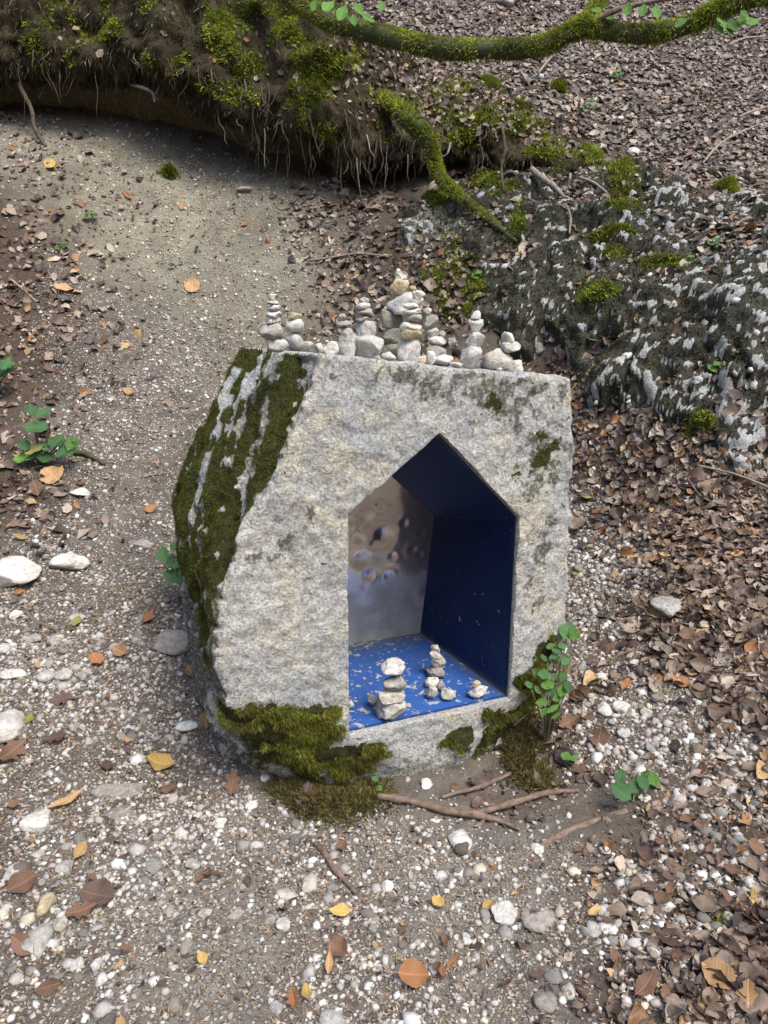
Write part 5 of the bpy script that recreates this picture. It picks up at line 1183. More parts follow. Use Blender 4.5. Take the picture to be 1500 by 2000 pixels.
FLV = [(313, 1500, 46, 'leaf_yellow', 'round', 'golden heart-shaped leaf alone on dark gravel'), (103, 936, 52, 'leaf_tan', 'round', 'large curled tan leaf below the bramble'), (72, 963, 40, 'leaf_brown', 'oval', 'brown leaf under the large curled tan leaf'),
 (236, 1281, 40, 'leaf_tan', 'oval', 'amber leaf lying over white gravel'), (190, 1297, 38, 'leaf_orange', 'oval', 'rust orange leaf next to the amber leaf'), (150, 1222, 28, 'leaf_lime', 'oval', 'yellow-green leaf beside a twig'), (28, 1436, 36, 'leaf_tan', 'round', 'tan leaf lying against the large smooth stone'),
 (57, 1413, 24, 'leaf_lime', 'oval', 'pale green leaf beside the large smooth stone'), (130, 1574, 64, 'leaf_tan', 'narrow', 'long rolled tan leaf above the white lumpy stone'), (664, 1790, 38, 'leaf_yellow', 'oval', 'yellow-orange leaf standing on the gravel'), (855, 1772, 25, 'leaf_yellow', 'round', 'small yellow leaf on bare trodden soil'),
 (952, 1777, 25, 'leaf_yellow', 'oval', 'narrow yellow leaf against the angular white stone'), (806, 1916, 54, 'leaf_orange', 'round', 'broad orange-brown leaf near the front of the path'), (662, 1865, 44, 'leaf_brown', 'round', 'stiff brown leaf folded upright on the gravel'), (643, 1893, 40, 'leaf_tan', 'narrow', 'rolled pale leaf below the stiff brown leaf'),
 (45, 1737, 48, 'leaf_brown', 'round', 'round brown leaf over the yellowish stone'), (192, 1760, 60, 'leaf_dark', 'round', 'broad dark brown leaf on white pebbles'), (160, 1790, 52, 'leaf_brown', 'lobed', 'crumpled brown leaf under the broad dark leaf'), (47, 1858, 52, 'leaf_brown', 'oval', 'pointed brown leaf beside the large oval stone'),
 (396, 1883, 28, 'leaf_yellow', 'oval', 'bright yellow leaf on the pebbly path'), (158, 1672, 34, 'leaf_tan', 'oval', 'curled tan leaf among white pebbles'), (600, 1948, 30, 'leaf_yellow', 'oval', 'yellow leaf scrap beside an orange lobed leaf'), (573, 1962, 36, 'leaf_orange', 'lobed', 'orange lobed leaf on the gravel'), (395, 1722, 32, 'leaf_brown', 'narrow', 'twisted brown leaf of a dry leaf pair'),
 (405, 1715, 26, 'leaf_brown', 'oval', 'flat brown leaf of a dry leaf pair'), (1482, 1790, 50, 'leaf_yellow', 'narrow', 'long yellowed leaf over the deep litter'), (1470, 1765, 34, 'leaf_yellow', 'narrow', 'upright yellow leaf in the deep litter'), (885, 1888, 34, 'leaf_orange', 'narrow', 'thin orange leaf near the broad orange leaf'), (868, 1847, 32, 'leaf_brown', 'narrow', 'slim brown leaf on the trodden soil'),
 (862, 1908, 26, 'leaf_orange', 'oval', 'small orange leaf touching pebbles'), (403, 1415, 34, 'leaf_tan', 'oval', 'tan leaf tucked under the mossy flank of the boulder'), (372, 1320, 28, 'leaf_tan', 'oval', 'dry tan leaf in the shade beside the boulder'), (360, 1168, 34, 'leaf_brown', 'oval', 'brown leaf under the bramble by the boulder'), (500, 1470, 40, 'leaf_dark', 'lobed', 'dark crumpled leaf under the mossy overhang'),
 (455, 1540, 44, 'leaf_brown', 'lobed', 'brown crumpled leaf near the mossy foot'), (600, 1570, 56, 'leaf_dark', 'lobed', 'large dark leaf below the mossy foot'), (330, 1550, 30, 'leaf_brown', 'oval', 'brown leaf under the golden heart-shaped leaf'), (120, 1375, 40, 'leaf_dark', 'lobed', 'dark brown leaf beside the row of cobbles'), (95, 1940, 46, 'leaf_brown', 'oval', 'brown leaf low on the path edge'),
 (110, 1450, 44, 'leaf_dark', 'lobed', 'flat dark leaf on grey gravel'), (25, 1478, 60, 'leaf_brown', 'lobed', 'broad brown leaf below the smooth stone'), (290, 1215, 30, 'leaf_orange', 'oval', 'orange leaf near the round earthy stone'), (1170, 1450, 40, 'leaf_brown', 'round', 'curved brown leaf over the twig by the boulder'), (1110, 1420, 42, 'leaf_brown', 'lobed', 'crinkled brown leaf beside the standing stick'),
 (1135, 1362, 30, 'leaf_brown', 'round', 'pinkish brown leaf against the standing stick'), (1222, 1345, 26, 'leaf_orange', 'oval', 'rust leaf on white gravel'), (1190, 1275, 28, 'leaf_brown', 'oval', 'brown leaf above the arched twig'), (1145, 975, 26, 'leaf_lime', 'round', 'yellow-green leaf beside the boulder flank'), (1330, 1340, 34, 'leaf_orange', 'oval', 'reddish leaf at the litter edge'),
 (1285, 1098, 30, 'leaf_orange', 'lobed', 'orange crumpled leaf above the grey slab'), (1240, 1100, 30, 'leaf_tan', 'oval', 'tan leaf on the upper gravel strip'), (1400, 1920, 60, 'leaf_tan', 'round', 'large crumpled tan leaf in the dark litter corner'), (1260, 1935, 56, 'leaf_brown', 'oval', 'long purple-brown leaf in the litter'), (1460, 1965, 60, 'leaf_tan', 'lobed', 'veined tan leaf in the dark litter corner'),
 (252, 770, 24, 'leaf_tan', 'oval', 'tan leaf half way up the gravel slope'), (125, 570, 34, 'leaf_tan', 'oval', 'tan leaf on the upper gravel'), (376, 565, 32, 'leaf_tan', 'round', 'tan leaf alone on the sandy slope'), (250, 388, 26, 'leaf_orange', 'narrow', 'small orange leaf at the edge of the sand'), (98, 326, 24, 'leaf_yellow', 'round', 'yellow leaf under the hanging root'), (355, 408, 18, 'leaf_tan', 'oval', 'small tan leaf under the sandy hollow'), (478, 442, 16, 'leaf_orange', 'oval', 'tiny orange leaf on the sand'), (295, 1000, 26, 'leaf_orange', 'oval', 'orange leaf on fine gravel beside the boulder')]
for i, (u, v, w, mt, kd, lab) in enumerate(FLV):
    p = on_ground(u, v); k_ = depth_of(p) / FPX; n = Gn(p[0], p[1]); n = n + np.array([random.gauss(0, .22), random.gauss(-0.25, .2), 0])
    V, F, UV = leaf_mesh(300 + i, kd, random.uniform(0.1, 0.8), random.uniform(0.0, 0.6), serr=0.04)
    me = mesh_np('fallen_leaf', V, F, smooth=True, uv=UV); me.materials.append(M[mt])
    o = link('fallen_leaf', me); orient(o, p + np.array([0, 0, 0.014 + 0.1 * w * k_]), n, random.uniform(0, 6.28), w * k_ * 1.15); tag(o, lab, 'leaf')
def loose_leaves(polys, xr, yr, n, label, group, mats, sz):
    c = scatter(n * 14, polys, xr, yr, 0.1); rng.shuffle(c)
    for q, p in enumerate(c[:n]):
        mt = random.choice(mats); kd = random.choice(['oval', 'oval', 'round', 'lobed', 'narrow']); sd = random.randrange(6)
        o = leaf_obj('fallen_leaf', (kd, sd), mt, (500 + sd * 7, kd, 0.2 + 0.12 * sd, 0.1 * sd, 7, 11))
        nn = Gn(p[0], p[1]) + np.array([random.gauss(0, .35), random.gauss(-.1, .35), 0]); orient(o, p + np.array([0, 0, 0.022]), nn, random.uniform(0, 6.28), sz * random.uniform(0.7, 1.25)); tag(o, {'leaf_brown': 'brown', 'leaf_dark': 'dark brown', 'leaf_tan': 'tan', 'leaf_orange': 'rusty'}[mt] + ' ' + {'oval': 'oval', 'round': 'rounded', 'lobed': 'lobed', 'narrow': 'narrow'}[kd] + ' ' + label, 'leaf', group)
loose_leaves([A_LIT_R], (0.4, 2), (1.15, 2.4), 90, 'dry leaf lying on the litter beside the path', 'fallen leaves on the litter', ['leaf_brown', 'leaf_brown', 'leaf_dark', 'leaf_dark', 'leaf_dark', 'leaf_brown', 'leaf_dark', 'leaf_tan'], 0.044)
loose_leaves([A_LIT_R], (0.4, 2.4), (2.4, 4.2), 110, 'dry leaf on the leafy bank below the outcrop', 'fallen leaves below the outcrop', ['leaf_brown', 'leaf_brown', 'leaf_dark', 'leaf_dark', 'leaf_brown', 'leaf_tan', 'leaf_orange'], 0.058)
loose_leaves([A_PATH], (-1.6, 1), (1.2, 2.6), 36, 'small dry leaf lying loose on the gravel path', 'fallen leaves on the gravel path', ['leaf_brown', 'leaf_brown', 'leaf_dark', 'leaf_tan'], 0.036)
loose_leaves([A_LIT_L, A_LIT_L2], (-3, 0), (2.6, 6), 50, 'dry leaf on the dark soil beside the sandy slope', 'fallen leaves beside the sandy slope', ['leaf_brown', 'leaf_tan', 'leaf_dark', 'leaf_brown'], 0.07)

# ------------------------------------------------------------------ branch, roots, sticks
def path_y(pts): return [at_y(*p) for p in pts]
def px_r(p, r): return r * depth_of(p) / FPX
def fuzz_on_path(name, P, rad, n, L, Wd, parent, hang=0.6, allround=False):
    C = catmull(np.array(P), 200); r = np.interp(np.linspace(0, 1, 200), np.linspace(0, 1, len(rad)), rad); T = np.gradient(C, axis=0); T /= np.linalg.norm(T, axis=1, keepdims=True)
    k = rng.integers(0, 200, n); D = rng.normal(size=(n, 3)); D[:, 2] += 0.35; D -= T[k] * (D * T[k]).sum(1, keepdims=True); D /= np.linalg.norm(D, axis=1, keepdims=True)
    lum = fbm(C[k] * 9 + D * 0.8, 3, 300); ok = rng.random(n) < np.clip(0.7 + 0.9 * lum + 0.3 * D[:, 2], 0.05, 1)
    Pq = (C[k] + T[k] * rng.normal(size=(n, 1)) * 0.01 + D * (r[k] * 1.0)[:, None])[ok]
    o = link(name, moss_mesh(name, Pq, D[ok], L, Wd, droop=hang, spreadk=0.8, probs=(0.2, 0.38, 0.32, 0.07, 0.03), bright=1.5), M['moss'], parent); tag(o, kind='stuff')
bp = path_y([(490, -40, 6.15), (560, -10, 5.8), (610, 22, 5.6), (660, 48, 5.45), (740, 68, 5.3), (830, 90, 5.15), (920, 99, 5.0), (1000, 98, 4.92), (1065, 88, 4.86), (1110, 66, 4.82), (1150, 44, 4.8)])
bp2 = path_y([(1140, 50, 4.8), (1200, 64, 4.75), (1265, 66, 4.7), (1335, 54, 4.62), (1395, 24, 4.55), (1450, 4, 4.5), (1540, -16, 4.42), (1700, -70, 4.3), (2300, -260, 3.9)])
bp3 = path_y([(1145, 46, 4.8), (1165, 10, 4.85), (1180, -30, 4.9), (1200, -120, 5.0)])
bp4 = path_y([(1158, 48, 4.78), (1190, 26, 4.72), (1230, 12, 4.7), (1300, -2, 4.66), (1380, -20, 4.6)])
br = empty('mossy_branch', tuple(bp[0])); tag(br, 'thick moss-covered branch arching over the slope from the bank', 'branch')
def rel(o, par): o.matrix_parent_inverse = Matrix.Translation(-Vector(par.location))
q1 = [px_r(p, 17.5) for p in bp]; q2 = [px_r(p, 18) * (1 - 0.02 * i) for i, p in enumerate(bp2)]; q2[1] *= 0.8; q3 = [px_r(p, 13) for p in bp3]; q4 = [px_r(p, 7 - i) for i, p in enumerate(bp4)]
rel(link('limb', tube_mesh('limb', bp, q1, sides=12, n=70, rough=0.22, seed=5, freq=9), M['bark_moss'], br), br)
for nm, pp, qq in (('fork', bp2, q2), ('fork', bp3, q3), ('twig', bp4, q4)):
    rel(link(nm, tube_mesh(nm, pp, qq, sides=10, n=40, rough=0.2, seed=6, freq=9), M['bark_moss'] if nm == 'fork' else M['bark'], br), br)
n_before = set(bpy.data.objects)
fuzz_on_path('moss', bp, q1, 30000, 0.020, 0.003, br); fuzz_on_path('moss', bp2, q2, 22000, 0.024, 0.003, br, 0.8); fuzz_on_path('moss', bp3, q3, 5000, 0.02, 0.0032, br)
def branch_leaf(u, v, Y, w, mat='leaf_light'):
    p = at_y(u, v, Y); o = leaf_obj('leaf', ('oval', 'b' + str(random.randrange(3))), mat, (700, 'oval', 0.2, 0.15, 7, 9))
    orient(o, p, (random.gauss(0, .3), -0.9 + random.gauss(0, .2), 0.6), random.uniform(0, 6.28), 1.1 * w * depth_of(p) / FPX); o.parent = br; rel(o, br)
for (u, v, Y, w) in [(640, 12, 5.3, 34), (668, 25, 5.3, 34), (700, 18, 5.25, 30), (690, 40, 5.2, 26), (720, 36, 5.2, 28), (615, 8, 5.35, 30), (745, 12, 5.2, 24), (1225, 18, 4.65, 30), (1255, 20, 4.65, 28), (1282, 24, 4.6, 30), (1195, 34, 4.7, 22), (1165, 20, 4.7, 20), (1330, 44, 4.5, 26), (1410, 46, 4.45, 30), (1432, 50, 4.45, 30), (1448, 40, 4.45, 26), (1470, 42, 4.4, 28), (1424, 62, 4.45, 24), (1405, 58, 4.45, 24), (1455, 28, 4.42, 22)]:
    branch_leaf(u, v, Y, w)
# mossy root running down the bank
def ground_path(pts, lift=0.0):
    out = []
    for (u, v) in pts:
        p = on_ground(u, v); p[2] = float(Gs(p[0], p[1])) + lift * depth_of(p) / FPX; out.append(p)
    return out
rp = [at_y(745, 190, 6.08), at_y(772, 208, 5.8), at_y(800, 236, 5.66), at_y(832, 268, 5.6), at_y(848, 310, 5.56), at_y(862, 350, 5.5), at_y(895, 380, 5.36), at_y(935, 412, 5.2), at_y(972, 442, 5.08), at_y(1010, 472, 5.0)]
rq = [px_r(p, r) for p, r in zip(rp, (13, 14, 15, 14, 11, 10, 9, 7, 6, 4))]
rt = empty('mossy_root', tuple(rp[-1])); tag(rt, 'thick mossy root bending down the bank onto the outcrop', 'root')
rel(link('root_wood', tube_mesh('root_wood', rp, rq, sides=10, n=60, rough=0.45, seed=8, freq=16), M['bark_moss'], rt), rt)
fuzz_on_path('moss', rp[:7], rq[:7], 9000, 0.024, 0.0045, rt, 0.3); fuzz_on_path('moss', rp[6:9], rq[6:9], 1300, 0.018, 0.004, rt, 0.3)
rel(bpy.data.objects[rt.children[-1].name], rt)
for o in br.children: rel(o, br)
for o in rt.children: rel(o, rt)
def stick(pts, rads, mat, name, label, cat, Y=None, forks=(), lift=0.5, sides=8, rough=0.25):
    P = [at_y(*p) for p in pts] if len(pts[0]) == 3 else ground_path(pts, 0)
    rr = [px_r(p, r) for p, r in zip(P, rads)]
    if len(pts[0]) == 2: P = [p + np.array([0, 0, r * lift * 2]) for p, r in zip(P, rr)]
    if not forks:
        o = link(name, tube_mesh(name, P, rr, sides=sides, rough=rough, seed=_sid[0], freq=25), M[mat]); _sid[0] += 1
    else:
        o = empty(name, tuple(P[0])); rel(link('stem', tube_mesh('stem', P, rr, sides=sides, rough=rough, seed=_sid[0], freq=25), M[mat], o), o)
        for fp, frr in forks:
            Pf = ground_path(fp, 0); r2 = [px_r(p, r) for p, r in zip(Pf, frr)]; Pf = [p + np.array([0, 0, r * lift * 2.2]) for p, r in zip(Pf, r2)]
            rel(link('side_branch', tube_mesh('side_branch', Pf, r2, sides=sides, rough=rough, seed=_sid[0] + 1, freq=25), M[mat], o), o)
    tag(o, label, cat); return o
stick([(738, 1564), (800, 1574), (870, 1592), (930, 1601), (975, 1610), (1015, 1624)], (6.5, 7, 6.5, 7, 5, 2.5), 'bark', 'forked_stick', 'forked brown stick lying before the boulder', 'stick', forks=[([(915, 1600), (960, 1590), (1010, 1574), (1070, 1556), (1130, 1549)], (5.5, 6, 5.5, 5, 3))], lift=0.8, rough=0.5)
stick([(862, 1562), (895, 1553), (930, 1546), (965, 1532), (997, 1516)], (3, 4.5, 5, 5, 4), 'bark', 'stick', 'short brown stick above the forked stick', 'stick', lift=0.8)
stick([(1225, 1582), (1170, 1600), (1110, 1622), (1060, 1650), (1015, 1678)], (9, 10, 9, 8, 4), 'bark', 'buried_root', 'grey half-buried root below the bramble seedling', 'root', lift=-0.22)
stick([(616, 1650), (632, 1668), (646, 1690), (660, 1708), (676, 1724), (700, 1752), (735, 1790)], (5, 6, 6, 6.5, 5, 4, 3), 'bark', 'buried_root', 'brown root surfacing in the gravel path', 'root', lift=0.35)
stick([(1138, 1405), (1140, 1370), (1143, 1335)], (4, 4.5, 3.5), 'bark_grey', 'stick', 'short grey stick standing up beside the boulder', 'stick')
stick([(1165, 1320), (1190, 1298), (1220, 1282), (1258, 1272)], (2.2, 2.2, 2, 1.5), 'bark', 'twig', 'thin arched twig over the white gravel', 'twig', lift=2.0)
stick([(1002, 1440), (1035, 1418), (1075, 1402)], (1.6, 2, 2), 'bark_grey', 'twig', 'fine twig across the moss at the boulder foot', 'twig', lift=8)
stick([(1143, 1548), (1175, 1515), (1205, 1492)], (2, 2.4, 2), 'bark_grey', 'twig', 'straight grey twig above the forked stick end', 'twig')
stick([(50, 1195), (68, 1215), (100, 1228), (125, 1245)], (2.5, 3, 3, 1.5), 'bark', 'twig', 'bent brown twig across pale stones on the path', 'twig')
stick([(130, 1225), (150, 1231), (168, 1228)], (2, 2.2, 1.4), 'bark', 'twig', 'short twig under the yellow-green leaf', 'twig')
stick([(145, 888), (170, 893), (205, 910)], (6, 6, 3), 'bark_moss', 'stick', 'mossy dark stick lying beside the bramble', 'stick')
stick([(18, 545), (45, 568), (72, 592)], (2.5, 2.5, 2), 'bark_grey', 'stick', 'pale straight stick on the leafy slope edge', 'stick')
stick([(275, 935), (310, 928), (345, 924)], (1.8, 2, 1.2), 'bark', 'twig', 'thin dark twig on fine gravel', 'twig')
stick([(600, 522), (650, 515), (700, 508), (760, 510)], (2, 2, 2, 1.4), 'bark_grey', 'twig', 'long thin twig behind the cairns', 'twig', lift=3)
stick([(1320, 1712), (1310, 1706), (1295, 1716), (1288, 1716)], (3.5, 4, 4, 3), 'bark', 'twig', 'short curved dark twig among leaf scraps', 'twig')
stick([(1337, 1915), (1346, 1940), (1356, 1962)], (7, 8, 6), 'bark_grey', 'wood_splinter', 'splintered piece of pale wood in the litter', 'splinter')
stick([(1488, 1110), (1486, 1140), (1484, 1175)], (3, 3, 2.5), 'bark', 'stick', 'thin upright stick at the litter edge', 'stick')
stick([(1360, 925), (1390, 935), (1440, 948), (1500, 972)], (2, 2.5, 2.5, 2.5), 'bark_grey', 'twig', 'long pale twig lying on leaves below the outcrop', 'twig', lift=4)
stick([(1340, 945), (1370, 985), (1420, 1000)], (1.6, 1.8, 1.4), 'bark', 'twig', 'curved twig beneath the long pale twig', 'twig', lift=4)
stick([(980, 246, 5.5), (986, 290, 5.46), (979, 330, 5.45), (984, 376, 5.4)], (3, 3.5, 3, 2), 'root', 'root', 'thin straight root dangling from the mossy bank', 'root')
stick([(1038, 330, 5.55), (1060, 348, 5.46), (1080, 362, 5.4), (1102, 386, 5.36)], (6, 6.5, 6, 3), 'bark_grey', 'stick', 'pale peeled stick jutting from the bank', 'stick')
stick([(1130, 376), (1155, 388), (1185, 402)], (3, 3, 2), 'bark_grey', 'stick', 'thin pale stick on the outcrop top', 'stick', lift=3)
stick([(1105, 440), (1112, 465), (1110, 485)], (2, 2.5, 1.5), 'bark_grey', 'root', 'thin pale root on the outcrop face', 'root', lift=4)
stick([(14, 120, 6.2), (48, 186, 6.12), (62, 215, 6.1), (68, 250, 6.08), (90, 288, 6.06)], (3, 4, 4, 4, 4), 'root', 'root', 'long crooked root reaching from bank to soil', 'root')
stick([(255, 165, 6.2), (280, 172, 6.05), (298, 182, 6.02), (302, 200, 6.02)], (2.5, 3, 2.5, 1.5), 'bark_grey', 'root', 'short hooked grey root under the bank', 'root')
for i, (a, b_, c_, lab) in enumerate([((1040, 120), (1075, 124), (1110, 140), 'dry stalk on the upper leaf slope under the branch'), ((1050, 165), (1070, 142), (1090, 115), 'crossing dry stalk under the mossy branch'), ((1440, 250), (1470, 240), (1500, 225), 'pale twig at the edge of the bare upper slope'), ((1370, 340), (1410, 300), (1480, 260), 'long twig on the leafy slope'), ((1420, 110), (1450, 100), (1490, 90), 'short twig high on the slope')]):
    stick([a, b_, c_], (2, 2.2, 1.6), 'bark_grey', 'twig', lab, 'twig', lift=5)

# moss cushions lying on the slope: each its own mound of fibres
def cushion(u, v, rx, ry, label, n=2500, L=0.03, hgt=0.05, pal=MOSS_PAL, bright=1.0, pr=(0.26, 0.36, 0.26, 0.08, 0.04), name='moss_cushion', cat='moss'):
    c = on_ground(u, v); k_ = depth_of(c) / FPX; sl = Gn(c[0], c[1]); 
    t = np.array([1, 0, 0.0]); t -= sl * (t @ sl); t /= np.linalg.norm(t); b_ = np.cross(sl, t)
    fs = max(0.45, abs(b_ @ np.array([0, SP, CP])))
    q = rng.normal(size=(n, 2)) * 0.5; rr = np.linalg.norm(q, axis=1); nz = fbm(np.concatenate([q * 1.6, np.zeros((n, 1))], 1) + u * 0.37, 3, 320); ok = rr < 0.62 + 0.9 * nz + 0.3 * rng.random(n)
    q, rr = q[ok], rr[ok]; P = c + q[:, :1] * rx * k_ * t + q[:, 1:] * ry * k_ / fs * b_
    gz_ = Gs(P[:, 0], P[:, 1]); P[:, 2] = gz_
    Nn = np.repeat(sl[None], len(P), 0) + (q[:, :1] * t + q[:, 1:] * b_) * 0.8; Nn /= np.linalg.norm(Nn, axis=1, keepdims=True)
    P = P + sl * (hgt * np.clip(1 - rr ** 2, 0, 1) * (0.7 + 0.5 * nz[ok]))[:, None] * rng.uniform(0.35, 1, (len(P), 1))
    o = link(name, moss_mesh(name, P, Nn, L, L * 0.17, spreadk=1.0, bright=bright, pal=pal, probs=pr), M['moss']); tag(o, label, cat)
for (u, v, rx, ry, lab) in [(885, 172, 24, 22, 'small bright moss tuft on the bank crest'), (955, 166, 22, 22, 'second bright moss tuft along the bank crest'), (1013, 215, 34, 18, 'long moss cushion trailing over the bank edge'), (1065, 258, 40, 20, 'moss cushion beside white stones on the slope'), (1145, 300, 36, 22, 'round moss cushion above the peeled stick'), (1215, 362, 36, 44, 'tall bright green moss cushion on the outcrop top'), (1420, 370, 18, 12, 'small moss tuft on the leafy slope edge'), (1190, 486, 44, 14, 'low moss strip along an outcrop ledge'), (1090, 175, 16, 10, 'tiny moss tuft among leaves on the slope'), (330, 342, 15, 8, 'dark moss lump at the sand edge')]:
    cushion(u, v, rx * 1.15, ry * 1.15, lab, 4200, 0.030, 0.07, bright=1.35)
BRN = np.array([[0.10, 0.10, 0.028], [0.16, 0.14, 0.045], [0.13, 0.095, 0.045], [0.08, 0.06, 0.035], [0.20, 0.16, 0.06]])
cushion(640, 1545, 130, 42, 'shaggy brown-green moss spreading from the boulder foot', 11000, 0.019, 0.03, BRN, 1.0, (0.3, 0.25, 0.2, 0.15, 0.1), 'moss_mat')
cushion(1005, 1455, 70, 70, 'brown moss mat between the boulder and the forked stick', 11000, 0.018, 0.03, BRN, 0.9, (0.3, 0.2, 0.2, 0.2, 0.1), 'moss_mat')
cushion(1050, 1520, 36, 24, 'thin yellowish moss fringe beside the small white stone', 2500, 0.018, 0.012, BRN, 1.15, (0.2, 0.25, 0.2, 0.1, 0.25), 'moss_mat')
cushion(1412, 1806, 22, 8, 'sprig of moss by the egg-shaped stone', 300, 0.02, 0.012)

# ------------------------------------------------------------------ green plants
def plant(name, label, base, leaves, cat='plant', stem_r=2.0, scale=1.0):
    """base: picture point on the ground; leaves: (u, v, dY, width px, kind, material, yaw deg)"""
    b0 = on_ground(*base); o = empty(name, tuple(b0)); tag(o, label, cat)
    for i, (u, v, dy, w, kd, mt, yw) in enumerate(leaves):
        p = at_y(u, v, b0[1] + dy); g = float(Gs(p[0], p[1])); p[2] = max(p[2], g + 0.015)
        L = scale * w * depth_of(p) / FPX
        lf = leaf_obj('leaf', (kd, 'p', i % 3), mt, (800 + i % 3 * 5, kd, 0.35, 0.25, 9, 15, 0.05))
        n = np.array([random.gauss(0, .2), -0.55 + random.gauss(0, .15), 0.85])
        orient(lf, p, n, R(yw) - R(90), L); lf.parent = o; rel(lf, o)
        yv = lf.matrix_world.to_3x3() @ Vector((0, -0.62, 0)); tip = np.array(p) + np.array(yv)
        mid = (b0 + tip) / 2 + np.array([0, 0, 0.02])
        st = link('stem', tube_mesh('stem', [b0 - np.array([0, 0, 0.01]), mid, tip], [px_r(b0, stem_r), px_r(b0, stem_r * .8), px_r(b0, stem_r * .5)], sides=5, n=9), M['stem'], o); rel(st, o)
    return o
plant('bramble', 'bramble shoot with two green leaf clusters beside the path', (78, 905), [(70, 835, -.05, 50, 'bramble', 'leaf_green', 190), (60, 800, 0, 34, 'bramble', 'leaf_green', 120), (86, 806, 0, 34, 'bramble', 'leaf_green', 60), (48, 895, -.05, 46, 'bramble', 'leaf_light', 190), (84, 892, -.05, 40, 'bramble', 'leaf_green', 185), (66, 880, -.06, 38, 'bramble', 'leaf_lime', 200), (48, 868, -.03, 32, 'bramble', 'leaf_green', 110), (130, 880, -.05, 50, 'bramble', 'leaf_green', 210), (112, 862, -.02, 44, 'bramble', 'leaf_green', 70), (92, 868, -.02, 34, 'bramble', 'leaf_blue', 80), (140, 868, -.03, 36, 'bramble', 'leaf_light', 250)])
plant('bramble', 'bramble leaf trio against the mossy flank of the boulder', (372, 1175), [(346, 1126, -.06, 58, 'bramble', 'leaf_green', 175), (338, 1098, -.03, 42, 'bramble', 'leaf_green', 110), (364, 1102, -.04, 38, 'bramble', 'leaf_green', 250), (318, 1082, 0, 38, 'bramble', 'leaf_blue', 100), (346, 1066, 0, 34, 'bramble', 'leaf_green', 60)])
plant('sapling_leaf', 'single broad green leaf at the edge of the leaf litter', (-18, 770), [(2, 735, -.05, 70, 'lobed', 'leaf_green', 200), (12, 712, -.05, 44, 'lobed', 'leaf_green', 270), (-20, 720, 0, 60, 'lobed', 'leaf_green', 150)])
plant('herb', 'blue-green leafy herb growing beside the niche', (1068, 1455), [(1108, 1232, .10, 50, 'round', 'leaf_blue', 240), (1092, 1224, .12, 34, 'round', 'leaf_blue', 100), (1122, 1240, .08, 34, 'round', 'leaf_light', 250), (1075, 1262, .06, 26, 'oval', 'leaf_blue', 200), (1098, 1262, .06, 30, 'oval', 'leaf_blue', 200), (1086, 1272, .04, 26, 'oval', 'leaf_blue', 150), (1104, 1292, .02, 30, 'oval', 'leaf_blue', 215), (1082, 1283, .03, 28, 'oval', 'leaf_blue', 170), (1062, 1285, .03, 24, 'oval', 'leaf_blue', 130), (1096, 1285, .03, 22, 'oval', 'leaf_blue', 200),
   (1046, 1315, 0, 26, 'oval', 'leaf_blue', 120), (1062, 1318, -.02, 34, 'round', 'leaf_blue', 190), (1082, 1322, -.02, 30, 'oval', 'leaf_blue', 230), (1100, 1322, -.02, 34, 'oval', 'leaf_green', 235), (1070, 1338, -.04, 36, 'round', 'leaf_light', 180), (1032, 1338, -.03, 24, 'round', 'leaf_blue', 120), (1050, 1348, -.04, 26, 'oval', 'leaf_blue', 140), (1098, 1350, -.05, 42, 'oval', 'leaf_light', 250), (1090, 1362, -.06, 36, 'oval', 'leaf_light', 200), (1110, 1342, -.05, 36, 'oval', 'leaf_green', 270), (1058, 1372, -.07, 34, 'oval', 'leaf_light', 185), (1066, 1390, -.08, 34, 'oval', 'leaf_light', 195), (1080, 1384, -.08, 44, 'narrow', 'leaf_light', 205), (1086, 1398, -.08, 34, 'narrow', 'leaf_light', 200), (1076, 1350, -.05, 30, 'round', 'leaf_blue', 200)], scale=0.78)
plant('seedling', 'tiny green seedling on dead leaves below the herb', (1113, 1492), [(1106, 1478, -.02, 24, 'round', 'leaf_light', 170), (1122, 1480, -.02, 20, 'oval', 'leaf_light', 215)])
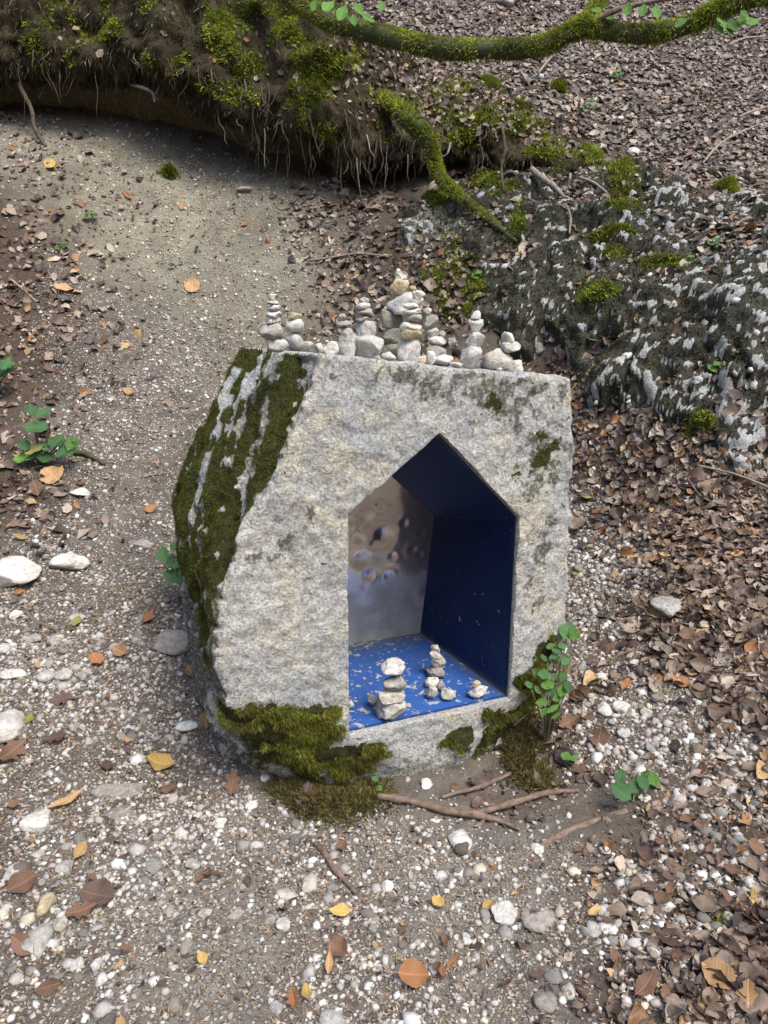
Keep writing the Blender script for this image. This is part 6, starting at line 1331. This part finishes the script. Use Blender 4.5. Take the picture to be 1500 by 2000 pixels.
plant('bramble_seedling', 'low bramble seedling with dark green leaves above the buried root', (1236, 1560), [(1212, 1546, -.06, 48, 'bramble', 'leaf_green', 150), (1234, 1538, -.03, 36, 'bramble', 'leaf_green', 210), (1212, 1516, 0, 32, 'bramble', 'leaf_green', 60), (1255, 1530, -.02, 32, 'round', 'leaf_green', 290), (1276, 1522, 0, 28, 'round', 'leaf_light', 270), (1262, 1516, .02, 24, 'round', 'leaf_green', 330)])
plant('sprout', 'pair of tiny round leaves on the moss mat', (738, 1545), [(732, 1522, -.01, 14, 'round', 'leaf_light', 150), (741, 1540, -.01, 14, 'round', 'leaf_light', 210)], stem_r=0.9)
for i, (u, v, w, lab) in enumerate([(1090, 95, 22, 'green seedling under the mossy branch'), (1150, 212, 24, 'seedling amid brown leaves near the bank crest'), (1205, 148, 20, 'small seedling high on the leafy slope'), (935, 540, 20, 'small round-leaved sprig on the mossy outcrop wall'), (1165, 660, 24, 'thin green sprig on the dark outcrop face'), (1400, 720, 24, 'green sprig among white knobs of the outcrop'), (1445, 695, 22, 'bright single leaf on the outcrop'), (1350, 510, 22, 'grassy sprig on the outcrop shelf'), (120, 483, 20, 'pale green sprig in the dark soil'), (175, 424, 20, 'small green leaf sprig at the sand edge'), (1395, 475, 18, 'seedling on the outcrop brow')]):
    plant('seedling', lab, (u, v + w * .5), [(u - w * .4, v, 0, w, 'oval', 'leaf_light', 120), (u + w * .4, v - 3, 0, w, 'oval', 'leaf_green', 240), (u, v - w * .4, 0, w * .8, 'oval', 'leaf_light', 20)], stem_r=1.2)
# white stones lying on the upper slope
for (u, v, w, h, mk, lab) in [(1050, 152, 26, 18, 'white', 'white stone among leaves on the upper slope'), (1238, 296, 24, 18, 'white', 'bright white stone on the outcrop brow'), (1212, 232, 14, 10, 'white', 'small white stone in the leaf carpet'), (1040, 268, 20, 10, 'white', 'pale stone by the moss cushion'), (1010, 283, 18, 12, 'white', 'pale stone below the moss cushion'), (980, 5, 50, 24, 'grey', 'pale rock at the top of the slope'), (1270, 283, 14, 10, 'white', 'white pebble near the outcrop brow'), (810, 140, 16, 10, 'white', 'white stone below the branch'), (905, 292, 14, 10, 'white', 'white pebble caught in bank roots')]:
    p = on_ground(u, v + h * 0.3); stone(u, v, w, h * 0.9, p[1], mk, lab, name='ground_stone', sub=2, flat=False)
